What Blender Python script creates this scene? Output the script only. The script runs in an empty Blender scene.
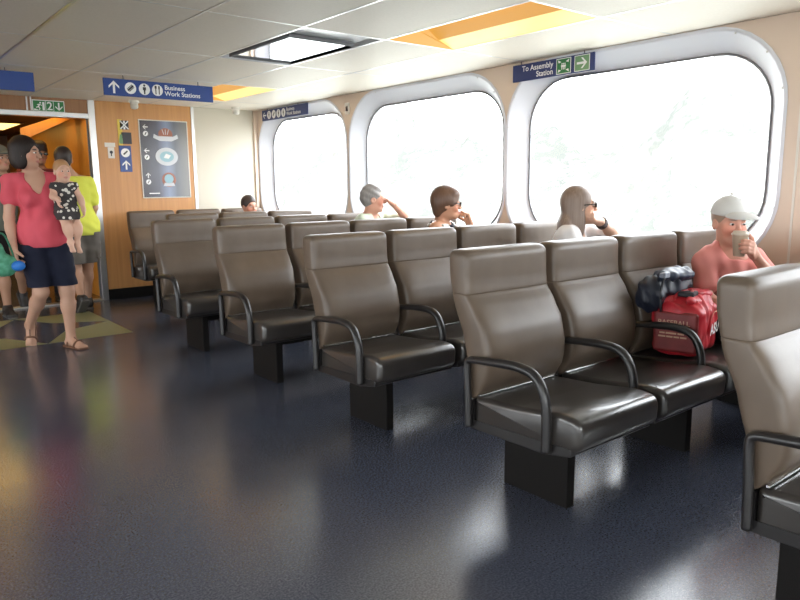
import bpy, bmesh, math, random
import numpy as np
from mathutils import Vector, Matrix, Euler
random.seed(7); np.random.seed(7)
scn = bpy.context.scene
COL = scn.collection
PI = math.pi

# ------------------------------------------------------------------ helpers
def link(name, me, mat=None, parent=None, smooth=True):
    o = bpy.data.objects.new(name, me); COL.objects.link(o)
    if mat is not None and len(me.materials) == 0: me.materials.append(mat)
    if parent is not None: o.parent = parent
    if smooth and len(me.polygons):
        me.polygons.foreach_set('use_smooth', [True]*len(me.polygons)); me.update()
    return o
def obj(name, bm, mat=None, parent=None, smooth=False):
    me = bpy.data.meshes.new(name); bmesh.ops.recalc_face_normals(bm, faces=bm.faces[:]); bm.to_mesh(me); bm.free()
    return link(name, me, mat, parent, smooth)
def from_pydata(name, v, f, mat=None, parent=None, smooth=False):
    me = bpy.data.meshes.new(name); me.from_pydata([tuple(map(float, p)) for p in v], [], f); me.update()
    bm = bmesh.new(); bm.from_mesh(me); bmesh.ops.recalc_face_normals(bm, faces=bm.faces[:]); bm.to_mesh(me); bm.free()
    return link(name, me, mat, parent, smooth)
def tag(o, label=None, cat=None, group=None, kind=None):
    if label: o['label'] = label
    if cat: o['category'] = cat
    if group: o['group'] = group
    if kind: o['kind'] = kind
    return o
def thing(name, label, cat, loc=(0, 0, 0), rotz=0, group=None):
    o = bpy.data.objects.new(name, None); COL.objects.link(o); o.empty_display_size = .1
    o.location = loc; o.rotation_euler = (0, 0, rotz)
    return tag(o, label, cat, group)
def struct(o): o['kind'] = 'structure'; return o
def keep(o, parent):
    """parent while the mesh data stays in world coordinates"""
    o.parent = parent; o.matrix_parent_inverse = Matrix.LocRotScale(parent.location, parent.rotation_euler, None).inverted(); return o
def dup(root, loc):
    r = root.copy(); COL.objects.link(r); r.location = loc
    for ch in list(root.children):
        c = ch.copy(); COL.objects.link(c); c.parent = r
        for g in list(ch.children):
            d = g.copy(); COL.objects.link(d); d.parent = c
    return r
def add_box(bm, lo, hi, bevel=0, seg=2):
    b = bmesh.new(); bmesh.ops.create_cube(b, size=1)
    for v in b.verts:
        v.co = Vector([lo[i]+(v.co[i]+.5)*(hi[i]-lo[i]) for i in range(3)])
    if bevel: bmesh.ops.bevel(b, geom=b.edges[:]+b.verts[:], offset=bevel, segments=seg, affect='EDGES', profile=.5)
    me = bpy.data.meshes.new('t'); b.to_mesh(me); b.free(); bm.from_mesh(me); bpy.data.meshes.remove(me)
def box(name, lo, hi, mat, parent=None, bevel=0):
    bm = bmesh.new(); add_box(bm, lo, hi, bevel); return obj(name, bm, mat, parent)
def add_tube(bm, pts, r, n=10, cap=True, flat=None):
    """swept tube; r number or list; flat=(axis vector, factor) squashes the section"""
    pts = [Vector(p) for p in pts]; rs = r if isinstance(r, (list, tuple)) else [r]*len(pts)
    rings = []; up = None
    for i, p in enumerate(pts):
        t = (pts[min(i+1, len(pts)-1)]-pts[max(i-1, 0)]).normalized()
        if up is None: up = Vector((0, 0, 1)) if abs(t.z) < .9 else Vector((1, 0, 0))
        a = t.cross(up).normalized(); b = a.cross(t).normalized(); up = b
        ring = []
        for k in range(n):
            w = 2*PI*k/n; d = (a*math.cos(w)+b*math.sin(w))*rs[i]
            if flat: ax = Vector(flat[0]); d = d+ax*(d.dot(ax))*(flat[1]-1)
            ring.append(bm.verts.new(p+d))
        rings.append(ring)
    for i in range(len(rings)-1):
        for k in range(n): bm.faces.new((rings[i][k], rings[i][(k+1) % n], rings[i+1][(k+1) % n], rings[i+1][k]))
    if cap: bm.faces.new(rings[0][::-1]); bm.faces.new(rings[-1])
def smooth_path(pts, it=2):
    pts = [Vector(p) for p in pts]
    for _ in range(it):
        q = [pts[0]]
        for a, b in zip(pts, pts[1:]): q += [a*.75+b*.25, a*.25+b*.75]
        pts = q+[pts[-1]]
    return pts
def add_loft(bm, rings, cap=True):
    R = [[bm.verts.new(p) for p in r] for r in rings]; n = len(R[0])
    for i in range(len(R)-1):
        for k in range(n): bm.faces.new((R[i][k], R[i][(k+1) % n], R[i+1][(k+1) % n], R[i+1][k]))
    if cap: bm.faces.new(R[0][::-1]); bm.faces.new(R[-1])
def round_poly(pts, rad, seg=6):
    out = []; n = len(pts)
    for i in range(n):
        p = Vector(pts[i]); a = Vector(pts[i-1]); b = Vector(pts[(i+1) % n]); r = rad[i] if isinstance(rad, (list, tuple)) else rad
        if r <= 0: out.append(p); continue
        u = (a-p).normalized(); w = (b-p).normalized(); ang = u.angle(w); d = min(r/math.tan(ang/2), .49*(a-p).length, .49*(b-p).length)
        s = p+u*d; e = p+w*d
        for k in range(seg+1):
            t = k/seg; out.append((1-t)**2*s+2*t*(1-t)*p+t*t*e)
    return out

# ------------------------------------------------------------------ materials
def mat(name, col, rough=.5, metal=0, spec=.5, noise=None, emit=None, bump=None, coat=0):
    m = bpy.data.materials.new(name); m.use_nodes = True; nt = m.node_tree; b = nt.nodes['Principled BSDF']
    b.inputs['Base Color'].default_value = (*col, 1); b.inputs['Roughness'].default_value = rough
    b.inputs['Metallic'].default_value = metal; b.inputs['Specular IOR Level'].default_value = spec
    b.inputs['Coat Weight'].default_value = coat
    if emit: b.inputs['Emission Color'].default_value = (*emit[0], 1); b.inputs['Emission Strength'].default_value = emit[1]
    tc = None
    if noise or bump:
        tc = nt.nodes.new('ShaderNodeTexCoord')
    if noise:                      # (scale xyz, second colour, detail, contrast)
        mp = nt.nodes.new('ShaderNodeMapping'); mp.inputs['Scale'].default_value = noise[0]
        nz = nt.nodes.new('ShaderNodeTexNoise'); nz.inputs['Scale'].default_value = 1; nz.inputs['Detail'].default_value = noise[2]
        rp = nt.nodes.new('ShaderNodeValToRGB'); c = noise[3]
        rp.color_ramp.elements[0].position = .5-c; rp.color_ramp.elements[1].position = .5+c
        rp.color_ramp.elements[0].color = (*col, 1); rp.color_ramp.elements[1].color = (*noise[1], 1)
        L = nt.links.new
        L(tc.outputs['Object'], mp.inputs['Vector']); L(mp.outputs['Vector'], nz.inputs['Vector']); L(nz.outputs['Fac'], rp.inputs['Fac'])
        L(rp.outputs['Color'], b.inputs['Base Color'])
    if bump:                       # (scale, strength)
        nz = nt.nodes.new('ShaderNodeTexNoise'); nz.inputs['Scale'].default_value = bump[0]; nz.inputs['Detail'].default_value = 4
        bp = nt.nodes.new('ShaderNodeBump'); bp.inputs['Strength'].default_value = bump[1]; bp.inputs['Distance'].default_value = .01
        nt.links.new(tc.outputs['Object'], nz.inputs['Vector']); nt.links.new(nz.outputs['Fac'], bp.inputs['Height']); nt.links.new(bp.outputs['Normal'], b.inputs['Normal'])
    return m
def paint_mat(name, rough=.5, spec=.4, sss=0):
    m = bpy.data.materials.new(name); m.use_nodes = True; nt = m.node_tree; b = nt.nodes['Principled BSDF']
    a = nt.nodes.new('ShaderNodeAttribute'); a.attribute_name = 'paint'
    nt.links.new(a.outputs['Color'], b.inputs['Base Color']); b.inputs['Roughness'].default_value = rough; b.inputs['Specular IOR Level'].default_value = spec
    return m
def glass_mat(name, refl=.06, tint=(1, 1, 1)):
    m = bpy.data.materials.new(name); m.use_nodes = True; nt = m.node_tree; nt.nodes.clear()
    o = nt.nodes.new('ShaderNodeOutputMaterial'); mx = nt.nodes.new('ShaderNodeMixShader'); t = nt.nodes.new('ShaderNodeBsdfTransparent'); g = nt.nodes.new('ShaderNodeBsdfGlossy')
    t.inputs['Color'].default_value = (*tint, 1); g.inputs['Roughness'].default_value = .02; mx.inputs['Fac'].default_value = refl
    nt.links.new(t.outputs[0], mx.inputs[1]); nt.links.new(g.outputs[0], mx.inputs[2]); nt.links.new(mx.outputs[0], o.inputs['Surface'])
    return m

M = {}
M['back'] = mat('taupe_vinyl', (.096, .069, .049), .40, 0, .45, noise=((7, 7, 4), (.132, .097, .07), 3, .22), bump=(260, .04))
M['seat'] = mat('taupe_vinyl_shaded', (.027, .023, .021), .30, 0, .7, noise=((9, 9, 9), (.04, .035, .031), 3, .25), bump=(240, .03), coat=.3)  # same vinyl as the backs, darkened in colour for low light on cushions
M['black_plastic'] = mat('black_plastic', (.018, .016, .016), .34)
M['black_metal'] = mat('black_base_paint', (.006, .005, .0045), .6, 0, .2)
M['gap_light'] = mat('gap_light_metal', (.75, .75, .75), .25, 1)
M['alu'] = mat('aluminium', (.62, .61, .6), .35, 1)
M['floor'] = None
M['ceil'] = mat('ceiling_tile', (.88, .81, .71), .5, noise=((60, 60, 60), (.84, .77, .67), 6, .2))
M['tbar'] = mat('ceiling_strip', (.7, .69, .68), .3, .85)
M['dark_gap'] = mat('ceiling_void', (.12, .1, .09), .8)
M['wall'] = mat('beige_wall_panel', (.68, .54, .43), .45, noise=((3, 3, 3), (.72, .58, .47), 3, .3))
M['cream'] = mat('cream_wall_panel', (.57, .52, .43), .45)
M['wood'] = mat('orange_wood_laminate', (.5, .23, .08), .4, noise=((30, 30, 1.2), (.6, .3, .105), 6, .2))
M['wood_dark'] = mat('brown_wood_laminate', (.28, .13, .06), .45, noise=((30, 30, 1.2), (.36, .175, .08), 6, .2))
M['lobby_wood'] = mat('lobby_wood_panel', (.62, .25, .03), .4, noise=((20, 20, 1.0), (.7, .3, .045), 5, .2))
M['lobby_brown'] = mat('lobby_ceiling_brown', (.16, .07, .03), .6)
M['winframe'] = mat('window_surround', (.68, .69, .75), .4)
M['gasket'] = mat('window_gasket', (.16, .16, .17), .6)
M['glass'] = glass_mat('window_glass', .05)
M['blue'] = mat('sign_blue', (.012, .05, .24), .35)
M['navy'] = mat('sign_navy', (.02, .035, .14), .35)
M['white'] = mat('sign_white', (.85, .85, .85), .4)
M['green'] = mat('sign_green', (.03, .2, .06), .4)
M['greensage'] = mat('sign_sage_green', (.17, .33, .16), .4)
M['icon_dark'] = mat('icon_dark', (.03, .03, .04), .5)
M['yellow'] = mat('icon_yellow', (.75, .55, .08), .5)
M['hook'] = mat('hook_grey', (.1, .1, .11), .5)
M['plate'] = mat('wall_plate_white', (.72, .68, .62), .4)

def floor_mat():
    m = bpy.data.materials.new('navy_speckled_floor'); m.use_nodes = True; nt = m.node_tree; b = nt.nodes['Principled BSDF']; L = nt.links.new
    tc = nt.nodes.new('ShaderNodeTexCoord')
    n1 = nt.nodes.new('ShaderNodeTexNoise'); n1.inputs['Scale'].default_value = 130; n1.inputs['Detail'].default_value = 3
    r1 = nt.nodes.new('ShaderNodeValToRGB'); r1.color_ramp.elements[0].position = .38; r1.color_ramp.elements[1].position = .68
    r1.color_ramp.elements[0].color = (.040, .048, .074, 1); r1.color_ramp.elements[1].color = (.10, .11, .15, 1)
    L(tc.outputs['Object'], n1.inputs['Vector']); L(n1.outputs['Fac'], r1.inputs['Fac'])
    n2 = nt.nodes.new('ShaderNodeTexNoise'); n2.inputs['Scale'].default_value = .9; n2.inputs['Detail'].default_value = 4
    mx = nt.nodes.new('ShaderNodeMixRGB'); mx.blend_type = 'MULTIPLY'; mx.inputs['Fac'].default_value = .35
    L(tc.outputs['Object'], n2.inputs['Vector']); L(r1.outputs['Color'], mx.inputs[1]); L(n2.outputs['Color'], mx.inputs[2])
    L(r1.outputs['Color'], b.inputs['Base Color'])
    n3 = nt.nodes.new('ShaderNodeTexNoise'); n3.inputs['Scale'].default_value = 5; n3.inputs['Detail'].default_value = 6
    r3 = nt.nodes.new('ShaderNodeMapRange'); r3.inputs['To Min'].default_value = .15; r3.inputs['To Max'].default_value = .28
    L(tc.outputs['Object'], n3.inputs['Vector']); L(n3.outputs['Fac'], r3.inputs['Value']); L(r3.outputs['Result'], b.inputs['Roughness'])
    n4 = nt.nodes.new('ShaderNodeTexNoise'); n4.inputs['Scale'].default_value = 70; n4.inputs['Detail'].default_value = 3
    bp = nt.nodes.new('ShaderNodeBump'); bp.inputs['Strength'].default_value = .03; bp.inputs['Distance'].default_value = .01
    L(tc.outputs['Object'], n4.inputs['Vector']); L(n4.outputs['Fac'], bp.inputs['Height']); L(bp.outputs['Normal'], b.inputs['Normal'])
    b.inputs['Specular IOR Level'].default_value = 1.0; b.inputs['Coat Weight'].default_value = .12; b.inputs['Coat Roughness'].default_value = .13
    return m
M['floor'] = floor_mat()
M['olive'] = mat('olive_floor_inlay', (.19, .19, .09), .35, noise=((90, 90, 90), (.25, .25, .13), 3, .2), bump=(42, .08))

# ------------------------------------------------------------------ camera (solved from the photograph)
f_px, yaw, pit, roll, H = 690.63, .6819, .1651, -.0081, 1.2863
Fv = Vector((math.sin(yaw)*math.cos(pit), math.cos(yaw)*math.cos(pit), -math.sin(pit)))
Rv = Vector((math.cos(yaw), -math.sin(yaw), 0)); Uv = Rv.cross(Fv)
R2 = Rv*math.cos(roll)+Uv*math.sin(roll); U2 = Uv*math.cos(roll)-Rv*math.sin(roll)
cd = bpy.data.cameras.new('camera'); cam = bpy.data.objects.new('camera', cd); COL.objects.link(cam)
cd.sensor_fit = 'HORIZONTAL'; cd.sensor_width = 36; cd.lens = 36*f_px/800; cd.clip_start = .05; cd.clip_end = 600
mw = Matrix.Identity(4)
for i in range(3): mw[i][0] = R2[i]; mw[i][1] = U2[i]; mw[i][2] = -Fv[i]
mw[0][3], mw[1][3], mw[2][3] = 0, 0, H
cam.matrix_world = mw; scn.camera = cam

# ------------------------------------------------------------------ room shell
XW, YF, HC = 4.356, 8.269, 2.2366
XL, YN = -5.2, -3.2
DX0, DX1, DZ = .2, 2.30, 2.04                    # doorway in the far wall
struct(box('floor', (XL, YN, -.06), (XW+.2, 14, 0), M['floor']))
# olive corners of the square floor inlay round a dark four-pointed star
bm = bmesh.new()
sx, sy, sh = 1.27, 6.93, .70
def ip(a, b): return (sx+a*sh, sy+b*sh, .0012)
q = .34
for cx, cy in ((1, 1), (1, -1), (-1, -1), (-1, 1)):
    bm.faces.new([bm.verts.new(p) for p in (ip(cx, cy), ip(0, cy), ip(cx*q, cy*q), ip(cx, 0))])
struct(obj('trim_1', bm, M['olive']))
# ceiling: tiles on a metal grid with three recessed fixtures left open
xs = [3.579-.6245*i for i in range(0, 17)][::-1]+[XW]
ys = [2.53+1.245*j for j in range(-6, 5)]+[YF]
FIX = [(2.9545, 3.579, 2.53, 3.775), (2.33, 2.9545, 3.775, 5.02), (2.9545, 3.579, 6.265, 7.51), (.456, 1.0805, 6.265, 7.51)]
def isfix(x, y): return any(a < x < b and c < y < d for a, b, c, d in FIX)
bm = bmesh.new(); g = .005
for i in range(len(xs)-1):
    for j in range(len(ys)-1):
        if not isfix((xs[i]+xs[i+1])/2, (ys[j]+ys[j+1])/2):
            add_box(bm, (xs[i]+g, ys[j]+g, HC), (xs[i+1]-g, ys[j+1]-g, HC+.02))
cl = struct(obj('ceiling', bm, M['ceil']))
bm = bmesh.new(); tb = bmesh.new()
for x in xs[:-1]: add_box(tb, (x-.009, YN, HC-.002), (x+.009, YF, HC+.004))
for y in ys[:-1]: add_box(tb, (XL, y-.006, HC-.0015), (XW, y+.006, HC+.004))
o = obj('ceiling_grid_strip', tb, M['tbar'], cl)
bm = bmesh.new(); add_box(bm, (XL-.1, YN-.1, HC+.16), (XW+.2, YF+.1, HC+.2)); add_box(bm, (XL-.1, YN-.1, HC+.004), (XL, YF+.1, HC+.165)); add_box(bm, (XL-.1, YN-.1, HC+.004), (XW+.2, YN, HC+.165)); add_box(bm, (XW, YN-.1, HC+.001), (XW+.15, YF+.1, HC+.165))
obj('ceiling_void', bm, M['dark_gap'], cl)

# ---- window wall, three rounded windows
def rrect(y0, y1, z0, z1, r, n=9):
    pts = []
    for cy, cz, a0 in ((y1-r, z1-r, 0), (y0+r, z1-r, PI/2), (y0+r, z0+r, PI), (y1-r, z0+r, 1.5*PI)):
        for k in range(n+1):
            a = a0+PI/2*k/n; pts.append((cy+r*math.cos(a), cz+r*math.sin(a)))
    return pts
WIN = [(1.80, 3.945), (3.975, 6.19), (6.245, 8.215), (-.55, 1.57), (-2.85, -.70)]
WZ0, WZ1, WR = .74, 2.216, .47
def wall_piece(bm, X, ya, yb, za, zb, ring):
    n = len(ring); q = n//4
    inner = [bm.verts.new((X, y, z)) for y, z in ring]
    outer = []
    for k, (y, z) in enumerate(ring):                # outer rectangle point matched to each ring point
        c = k//q
        t = (k % q)/(q-1)
        if c == 0: p = (yb, z+(zb-z)*0) if t < .5 else (y, zb)
        elif c == 1: p = (y, zb) if t < .5 else (ya, z)
        elif c == 2: p = (ya, z) if t < .5 else (y, za)
        else: p = (y, za) if t < .5 else (yb, z)
        outer.append(bm.verts.new((X, p[0], p[1])))
    corner = {0: (yb, zb), 1: (ya, zb), 2: (ya, za), 3: (yb, za)}
    for k in range(n):
        k2 = (k+1) % n
        bm.faces.new((inner[k], inner[k2], outer[k2], outer[k]))
        c = k//q
        if k//q == k2//q and ((k % q)/(q-1) < .5) != ((k2 % q)/(q-1) < .5):
            bm.faces.new((outer[k], outer[k2], bm.verts.new((X, *corner[c]))))
bm = bmesh.new()
ED = [(1.745, 3.96), (3.96, 6.2175), (6.2175, YF), (-.62, 1.745), (-2.95, -.62)]
for i, (y0, y1) in enumerate(WIN): wall_piece(bm, XW, *ED[i], 0, HC, rrect(y0, y1, WZ0, WZ1, WR))
bm.faces.new([bm.verts.new(p) for p in ((XW, YN, 0), (XW, -2.95, 0), (XW, -2.95, HC), (XW, YN, HC))])
bmesh.ops.remove_doubles(bm, verts=bm.verts[:], dist=1e-5)
struct(obj('wall_right', bm, M['wall']))
for i, (y0, y1) in enumerate(WIN):
    R_ = [(-.008, -.016), (-.012, -.006), (-.010, .004), (.0, .012), (.06, .052), (.115, .105), (.125, .12), (.15, .125)]   # (depth, inset)
    rings = [[(XW+d, y, z) for y, z in rrect(y0+s, y1-s, WZ0+s, WZ1-s, WR-s*.9)] for d, s in R_]
    bm = bmesh.new(); add_loft(bm, rings, cap=False)
    w = struct(obj('window_%d' % (i+1), bm, M['winframe'], None, True))
    s = .127; rg = rrect(y0+s, y1-s, WZ0+s, WZ1-s, WR-s*.9)
    bm = bmesh.new(); add_tube(bm, [(XW+.128, y, z) for y, z in rg+rg[:1]], .008, 6, cap=False)
    obj('window_gasket', bm, M['gasket'], w, True)
    s = .12; rg = rrect(y0+s, y1-s, WZ0+s, WZ1-s, WR-s*.9)
    bm = bmesh.new(); bm.faces.new([bm.verts.new((XW+.137, y, z)) for y, z in rg]); obj('window_glass', bm, M['glass'], w)
    bm = bmesh.new()                                  # small screws round the flange
    for y, z in rrect(y0+.012, y1-.012, WZ0+.012, WZ1-.012, WR-.01)[::3]:
        add_box(bm, (XW-.0135, y-.006, z-.006), (XW-.008, y+.006, z+.006), .002, 1)
    obj('frame_screw', bm, M['alu'], w)
struct(box('trim_2', (XW-.006, 1.705, 0), (XW, 1.717, HC), M['plate']))       # panel joint right of the nearest window
struct(box('baseboard_right', (XW-.012, YN, 0), (XW, YF, .1), M['black_metal']))
# exterior hull sheet behind the wall, with the window openings
bm = bmesh.new()
for i, (y0, y1) in enumerate(WIN): wall_piece(bm, XW+.16, *ED[i], -.06, HC+.2, rrect(y0+.1, y1-.1, WZ0+.1, WZ1-.1, WR-.09))
bm.faces.new([bm.verts.new(p) for p in ((XW+.16, YN, -.06), (XW+.16, -2.95, -.06), (XW+.16, -2.95, HC+.2), (XW+.16, YN, HC+.2))])
struct(obj('wall_hull', bm, M['winframe']))

# ---- far wall with the doorway
T = .09
wf = struct(box('wall_far', (2.35, YF, 0), (3.49, YF+T, HC+.17), M['wood']))
struct(box('wall_far_cream', (3.49, YF, 0), (XW+.15, YF+T, HC+.17), M['cream']))
struct(box('wall_far_header', (XL, YF, DZ+.045), (2.35, YF+T, HC+.17), M['wood_dark']))
struct(box('wall_far_left', (XL, YF, 0), (DX0-.06, YF+T, DZ+.045), M['wood']))
d = struct(box('door_1', (2.295, YF-.014, 0), (2.365, YF+T, HC), M['alu'], None, .004))
box('door_header', (DX0-.06, YF-.014, DZ-.005), (2.295, YF+T, DZ+.05), M['alu'], d, .004)
box('door_post', (DX0-.07, YF-.014, 0), (DX0, YF+T, DZ), M['alu'], d, .004)
box('door_sill', (DX0, YF-.01, 0), (2.295, YF+T, .018), M['alu'], d, .004)
box('door_seal', (2.283, YF+.03, .018), (2.295, YF+.06, DZ-.005), M['gasket'], d)
struct(box('trim_3', (1.685, YF-.006, DZ+.05), (1.700, YF, HC), M['alu']))
struct(box('trim_4', (1.725, YF-.006, DZ+.05), (1.738, YF, HC), M['alu']))
struct(box('trim_5', (3.475, YF-.008, 0), (3.51, YF, HC), M['alu']))
struct(box('trim_6', (4.30, YF-.03, 0), (XW, YF, HC), M['wall']))
struct(box('baseboard_far', (2.365, YF-.012, 0), (4.30, YF, .12), M['black_metal']))
# lobby beyond the doorway
struct(box('wall_lobby_right', (2.36, YF+T, 0), (2.44, 14, 2.3), M['lobby_wood']))
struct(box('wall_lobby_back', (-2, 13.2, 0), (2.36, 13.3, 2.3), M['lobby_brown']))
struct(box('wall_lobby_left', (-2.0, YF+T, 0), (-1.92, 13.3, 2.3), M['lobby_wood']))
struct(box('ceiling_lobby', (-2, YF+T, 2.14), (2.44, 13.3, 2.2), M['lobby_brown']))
bm = bmesh.new()
bm.faces.new([bm.verts.new(p) for p in ((2.355, 8.75, 2.13), (2.355, 9.05, 2.13), (1.70, 9.05, 1.80), (1.70, 8.75, 1.80))])
bm.faces.new([bm.verts.new(p) for p in ((2.355, 8.75, 2.13), (1.70, 8.75, 1.80), (1.70, 8.75, 1.94), (2.2, 8.75, 2.13))])
stair = tag(obj('stair_stringer', bm, M['lobby_wood']), 'orange sloping underside of a staircase inside the lobby doorway', 'staircase')

# ---- unseen left and back walls of the lounge, with windows that let daylight in
bm = bmesh.new(); LW = [(-2.9, -.4), (.1, 2.6), (3.1, 5.6), (5.9, 8.1)]; LE = [YN, -.15, 2.85, 5.75, YF]
for i, (y0, y1) in enumerate(LW): wall_piece(bm, XL, LE[i], LE[i+1], 0, HC, rrect(y0, y1, WZ0, WZ1, WR))
struct(obj('wall_left', bm, M['cream']))
bm = bmesh.new(); BW = [(-4.4, -2.2), (-1.85, .45), (.75, 2.6)]; BE = [XL, -2.05, .6, XW]
for i, (y0, y1) in enumerate(BW): wall_piece(bm, 0, BE[i], BE[i+1], 0, HC, rrect(y0, y1, WZ0, WZ1, WR))
for v_ in bm.verts: v_.co = (v_.co.y, YN, v_.co.z)
struct(obj('wall_back', bm, M['cream']))

# ------------------------------------------------------------------ ceiling fixtures
def emit(name, col, s):
    m = bpy.data.materials.new(name); m.use_nodes = True; nt = m.node_tree; b = nt.nodes['Principled BSDF']
    b.inputs['Base Color'].default_value = (*[min(c, .8)*.4 for c in col], 1); b.inputs['Emission Color'].default_value = (*col, 1); b.inputs['Emission Strength'].default_value = s; b.inputs['Roughness'].default_value = .4
    return m
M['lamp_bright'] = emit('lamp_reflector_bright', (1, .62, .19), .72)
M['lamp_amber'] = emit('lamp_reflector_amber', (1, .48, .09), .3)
M['tube'] = emit('warm_tube', (1, .62, .22), 9)
M['mirror'] = mat('polished_reflector', (.88, .9, .95), .07, 1)
M['tray_white'] = mat('white_light_tray', (.8, .82, .86), .25)
M['lobby_lamp'] = emit('lobby_lamp_diffuser', (1, .70, .2), 1.5)
def fixture(c, lit, label):
    a, b, y0, y1 = c; z = HC
    t = thing('ceiling_light', label, 'ceiling light', ((a+b)/2, (y0+y1)/2, z), 0, 'recessed ceiling lights')
    def P(name, quads, m, smooth=False):
        bm = bmesh.new()
        for qd in quads: bm.faces.new([bm.verts.new(p) for p in qd])
        return keep(obj(name, bm, m), t)
    e = .012
    a, b, y0, y1 = a+e, b-e, y0+e, y1-e
    fr = bmesh.new()
    for lo, hi in (((a-e, y0-e, z-.003), (b+e, y0, z+.003)), ((a-e, y1, z-.003), (b+e, y1+e, z+.003)), ((a-e, y0, z-.003), (a, y1, z+.003)), ((b, y0, z-.003), (b+e, y1, z+.003))): add_box(fr, lo, hi)
    keep(obj('frame', fr, M['tbar']), t)
    if lit:
        xm, xq, zt, zq = b-.34, b-.17, z+.12, z+.042
        P('reflector', [((b, y0, z), (b, y1, z), (xq, y1-.03, zq), (xq, y0+.03, zq))], M['lamp_bright'])
        P('housing', [((xq, y0+.03, zq), (xq, y1-.03, zq), (xm, y1-.06, zt), (xm, y0+.06, zt)), ((xm, y0+.06, zt), (xm, y1-.06, zt), (a+.03, y1-.06, zt), (a+.03, y0+.06, zt)), ((a, y0, z), (a, y1, z), (a+.03, y1-.06, zt), (a+.03, y0+.06, zt))], M['lamp_amber'])
        tb_ = bmesh.new(); add_tube(tb_, [(a+.06, y0+.12, z+.075), (a+.06, y1-.12, z+.075)], .013, 10); keep(obj('tube', tb_, M['tube'], None, True), t)
        for ya, yb, yc in ((y0, y0+.03, y0+.06), (y1, y1-.03, y1-.06)): P('end_plate', [((a, ya, z), (b, ya, z), (xq, yb, zq), (xm, yc, zt), (a+.03, yc, zt))], M['lamp_amber'])
    else:
        zt = z+.018; s = .03
        P('housing', [((a, y0, z), (b, y0, z), (b-s, y0+s, zt), (a+s, y0+s, zt)), ((a, y1, z), (b, y1, z), (b-s, y1-s, zt), (a+s, y1-s, zt)),
                      ((a, y0, z), (a, y1, z), (a+s, y1-s, zt), (a+s, y0+s, zt)), ((b, y0, z), (b, y1, z), (b-s, y1-s, zt), (b-s, y0+s, zt)),
                      ((a+s, y0+s, zt), (b-s, y0+s, zt), (b-s, y1-s, zt), (a+s, y1-s, zt))], M['tray_white'])
        p0, p1, r0, r1 = a+.05, b-.05, y0+.26, y1-.12
        dp = bmesh.new(); add_box(dp, (p0, r0, z-.002), (p1, r1, z+.006)); keep(obj('diffuser', dp, M['mirror']), t)
        pf = bmesh.new(); w = .012
        for lo, hi in (((p0, r0-w, z-.012), (p1, r0, z+.012)), ((p0, r1, z-.012), (p1, r1+w, z+.012)), ((p0-w, r0-w, z-.012), (p0, r1+w, z+.012)), ((p1, r0-w, z-.012), (p1, r1+w, z+.012))): add_box(pf, lo, hi)
        keep(obj('diffuser_frame', pf, M['gasket']), t)
    return t
labs = ['lit amber ceiling light beside the near window, over the assembly station sign', 'unlit mirrored ceiling light between the two amber ones', 'lit amber ceiling light nearest the cream far wall, behind the business sign']
for i, c in enumerate(FIX):
    if i < 3: fixture(c, i != 1, labs[i])
    else: fixture(c, True, 'lit amber ceiling light left of the picture over the doorway aisle')
t = thing('ceiling_light', 'yellow lit ceiling panel inside the lobby beyond the doorway', 'ceiling light', (1.5, 10.9, 2.13))
bm = bmesh.new(); add_box(bm, (.9, 10.4, 2.125), (2.05, 11.7, 2.14)); keep(obj('diffuser', bm, M['lobby_lamp']), t)
bm = bmesh.new()
for lo, hi in (((.87, 10.37, 2.118), (2.08, 10.4, 2.14)), ((.87, 11.7, 2.118), (2.08, 11.73, 2.14)), ((.87, 10.4, 2.118), (.9, 11.7, 2.14)), ((2.05, 10.4, 2.118), (2.08, 11.7, 2.14))): add_box(bm, lo, hi)
keep(obj('frame', bm, M['lobby_brown']), t)
t = thing('ceiling_light', 'added unseen glowing panel behind the doorway header, warming the lobby', 'ceiling light', (1.6, 8.85, 2.13))  # added glow, out of view, to bring orange light into the lobby
bm = bmesh.new(); add_box(bm, (.9, 8.55, 2.125), (2.15, 9.2, 2.14)); keep(obj('diffuser', bm, emit('lobby_fill_warm', (1, .6, .16), 3.2)), t)
def lathe(bm, prof, c, n=20):
    rings = [[(c[0]+r*math.cos(2*PI*k/n), c[1]+r*math.sin(2*PI*k/n), c[2]+z) for k in range(n)] for r, z in prof]
    add_loft(bm, rings)
for (x, y, lab) in ((3.93, 7.98, 'small white ceiling sensor near the far right corner above the cream wall'), (2.734, 8.05, 'small white ceiling sensor just below the business work stations sign')):
    t = thing('ceiling_sensor', lab, 'ceiling sensor', (x, y, HC), 0, 'ceiling sensors')
    bm = bmesh.new(); lathe(bm, [(.055, 0), (.055, -.02), (.05, -.026)], (x, y, HC)); keep(obj('mount', bm, M['plate'], None, False), t)
    bm = bmesh.new(); lathe(bm, [(.042, -.02), (.042, -.07), (.034, -.085), (.012, -.092)], (x, y, HC)); keep(obj('dome', bm, M['plate'], None, True), t)

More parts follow.
